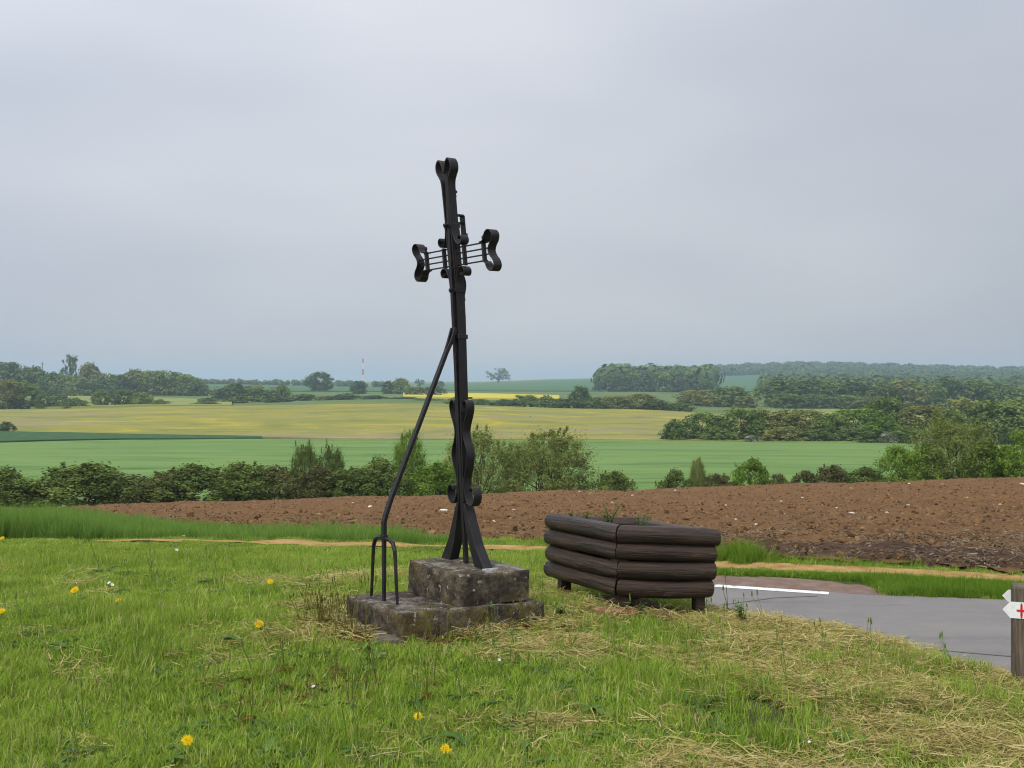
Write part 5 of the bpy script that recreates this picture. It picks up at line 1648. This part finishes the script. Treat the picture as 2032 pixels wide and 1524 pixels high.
# wooded skyline: too far to pick trees apart
def far_wood(name, pts, n, d0, d1, hgt, mat, label, seed):
    g = np.random.default_rng(seed)
    V, F, T = [], [], []
    k0 = 0
    pxs = g.uniform(pts[0][0], pts[-1][0], n); d = g.uniform(d0, d1, n)
    if name == 'distant_hedge':
        d = np.full(n, d0) + g.normal(0, 4, n)
    m_ = 90
    for a, dd in zip(pxs, d):
        x0 = (a - CX) * dd / FPX; z0 = float(zt(x0, dd)) - .5
        h = hgt * g.uniform(.62, 1.28); w_ = h * g.uniform(.4, .6)
        q = g.normal(0, 1, (m_, 3)); q /= np.linalg.norm(q, axis=1)[:, None]
        c = np.array([x0, dd, z0 + h * .52]) + q * np.array([w_, w_, h * .5]) * g.uniform(.7, 1.05, m_)[:, None]
        ax_ = g.normal(0, 1, (m_, 3)); t1 = np.cross(q, ax_); t1 /= np.linalg.norm(t1, axis=1)[:, None]; t2 = np.cross(q, t1)
        s = h * .13 * g.uniform(.7, 1.3, m_)[:, None]
        V.append(np.stack([c - t1 * s, c + t2 * s, c + t1 * s, c - t2 * s], 1).reshape(-1, 3))
        T.append(np.repeat(np.clip(g.normal(g.uniform(.2, .7), .12, m_), 0, 1), 4))
    V = np.concatenate(V); F = np.arange(len(V)).reshape(-1, 4)
    o = mesh_obj(name, V, F, M[mat], attrs={'tone': ('POINT', np.concatenate(T))})
    return tag(o, label, 'wood', kind='stuff')
far_wood('hill_wood', [(1235,), (2120,)], 900, 2150, 2650, 19, 'tree_dark', 'blue-grey wood covering the hill on the right skyline', 3)
far_wood('hill_wood_edge', [(1515,), (2120,)], 1000, 950, 2150, 15, 'tree_dark', 'blue-green wooded slope below the hill on the right', 4)
far_wood('copse_interior', [(1195,), (1405,)], 90, 1020, 1150, 21, 'tree_dark', 'inner trees of the blue-green copse right of the cross', 5)
far_wood('distant_hedge', [(385,), (760,)], 120, 1420, 1430, 7, 'tree_dark', 'dark hedge line on the distant slope left of the mast', 6)
far_wood('ridge_wood', [(-20,), (400,)], 90, 780, 860, 11, 'tree', 'deep wood behind the front trees of the left ridge', 7)

# mast and power pole on the skyline
def lattice(px_, ytop, d, w, label):
    p = at(px_, d); h = HC - (ytop - HOR) * d / FPX - p[2]
    t = thing('radio_mast', tuple(p), label, 'mast')
    for a, b in ((-1, -1), (1, -1), (1, 1), (-1, 1)):
        v, f = tube([(a * w / 2, b * w / 2, 0), (a * w / 2, b * w / 2, h * .93)], w * .16, 5)
        mesh_obj('leg', v, f, M['mast'], t)
    parts = []
    n = 16
    for k in range(n):
        z0, z1 = h * .93 * k / n, h * .93 * (k + 1) / n
        sg = 1 if k % 2 else -1
        for y_ in (-w / 2, w / 2):
            parts.append(tube([(-sg * w / 2, y_, z0), (sg * w / 2, y_, z1)], w * .09, 4))
            parts.append(tube([(y_, -sg * w / 2, z0), (y_, sg * w / 2, z1)], w * .09, 4))
    mesh_obj('bracing', *merge(parts), M['mast'], t)
    v, f = tube([(0, 0, h * .9), (0, 0, h)], w * .12, 5)
    mesh_obj('antenna', v, f, M['mast'], t)
lattice(720, 708, 1500, 1.5, 'thin red and white radio mast on the skyline left of the cross')
p = at(84, 800); h = HC - (718 - HOR) * 800 / FPX - p[2]
t = thing('power_pole', tuple(p), 'thin dark power pole with a crossarm above the wooded ridge on the left', 'pole')
mesh_obj('pole', *tube([(0, 0, 0), (0, 0, h)], [.32, .22], 6), M['bark'], t)
mesh_obj('crossarm', *tube([(-1.5, 0, h - 1.6), (1.5, 0, h - 1.6)], .16, 5), M['bark'], t)

# ------------------------------------------------------------------ haze
S_, zb, ztp = 9200.0, -30.0, 75.0
hv = [(-S_, -S_, zb), (S_, -S_, zb), (S_, S_, zb), (-S_, S_, zb), (-S_, -S_, ztp), (S_, -S_, ztp), (S_, S_, ztp), (-S_, S_, ztp)]
m = bpy.data.materials.new('haze_air'); m.use_nodes = True
nt = m.node_tree; nt.nodes.clear()
out = nt.nodes.new('ShaderNodeOutputMaterial')
pv = nt.nodes.new('ShaderNodeVolumePrincipled')
pv.inputs['Color'].default_value = (.60, .745, .94, 1)
pv.inputs['Density'].default_value = 0.00022
pv.inputs['Anisotropy'].default_value = 0.2
nt.links.new(pv.outputs['Volume'], out.inputs['Volume'])
hz = mesh_obj('haze', hv, [[0, 3, 2, 1], [4, 5, 6, 7], [0, 1, 5, 4], [1, 2, 6, 5], [2, 3, 7, 6], [3, 0, 4, 7]], m)
tag(hz, 'pale thin haze in the air over the whole landscape', 'haze', kind='stuff')
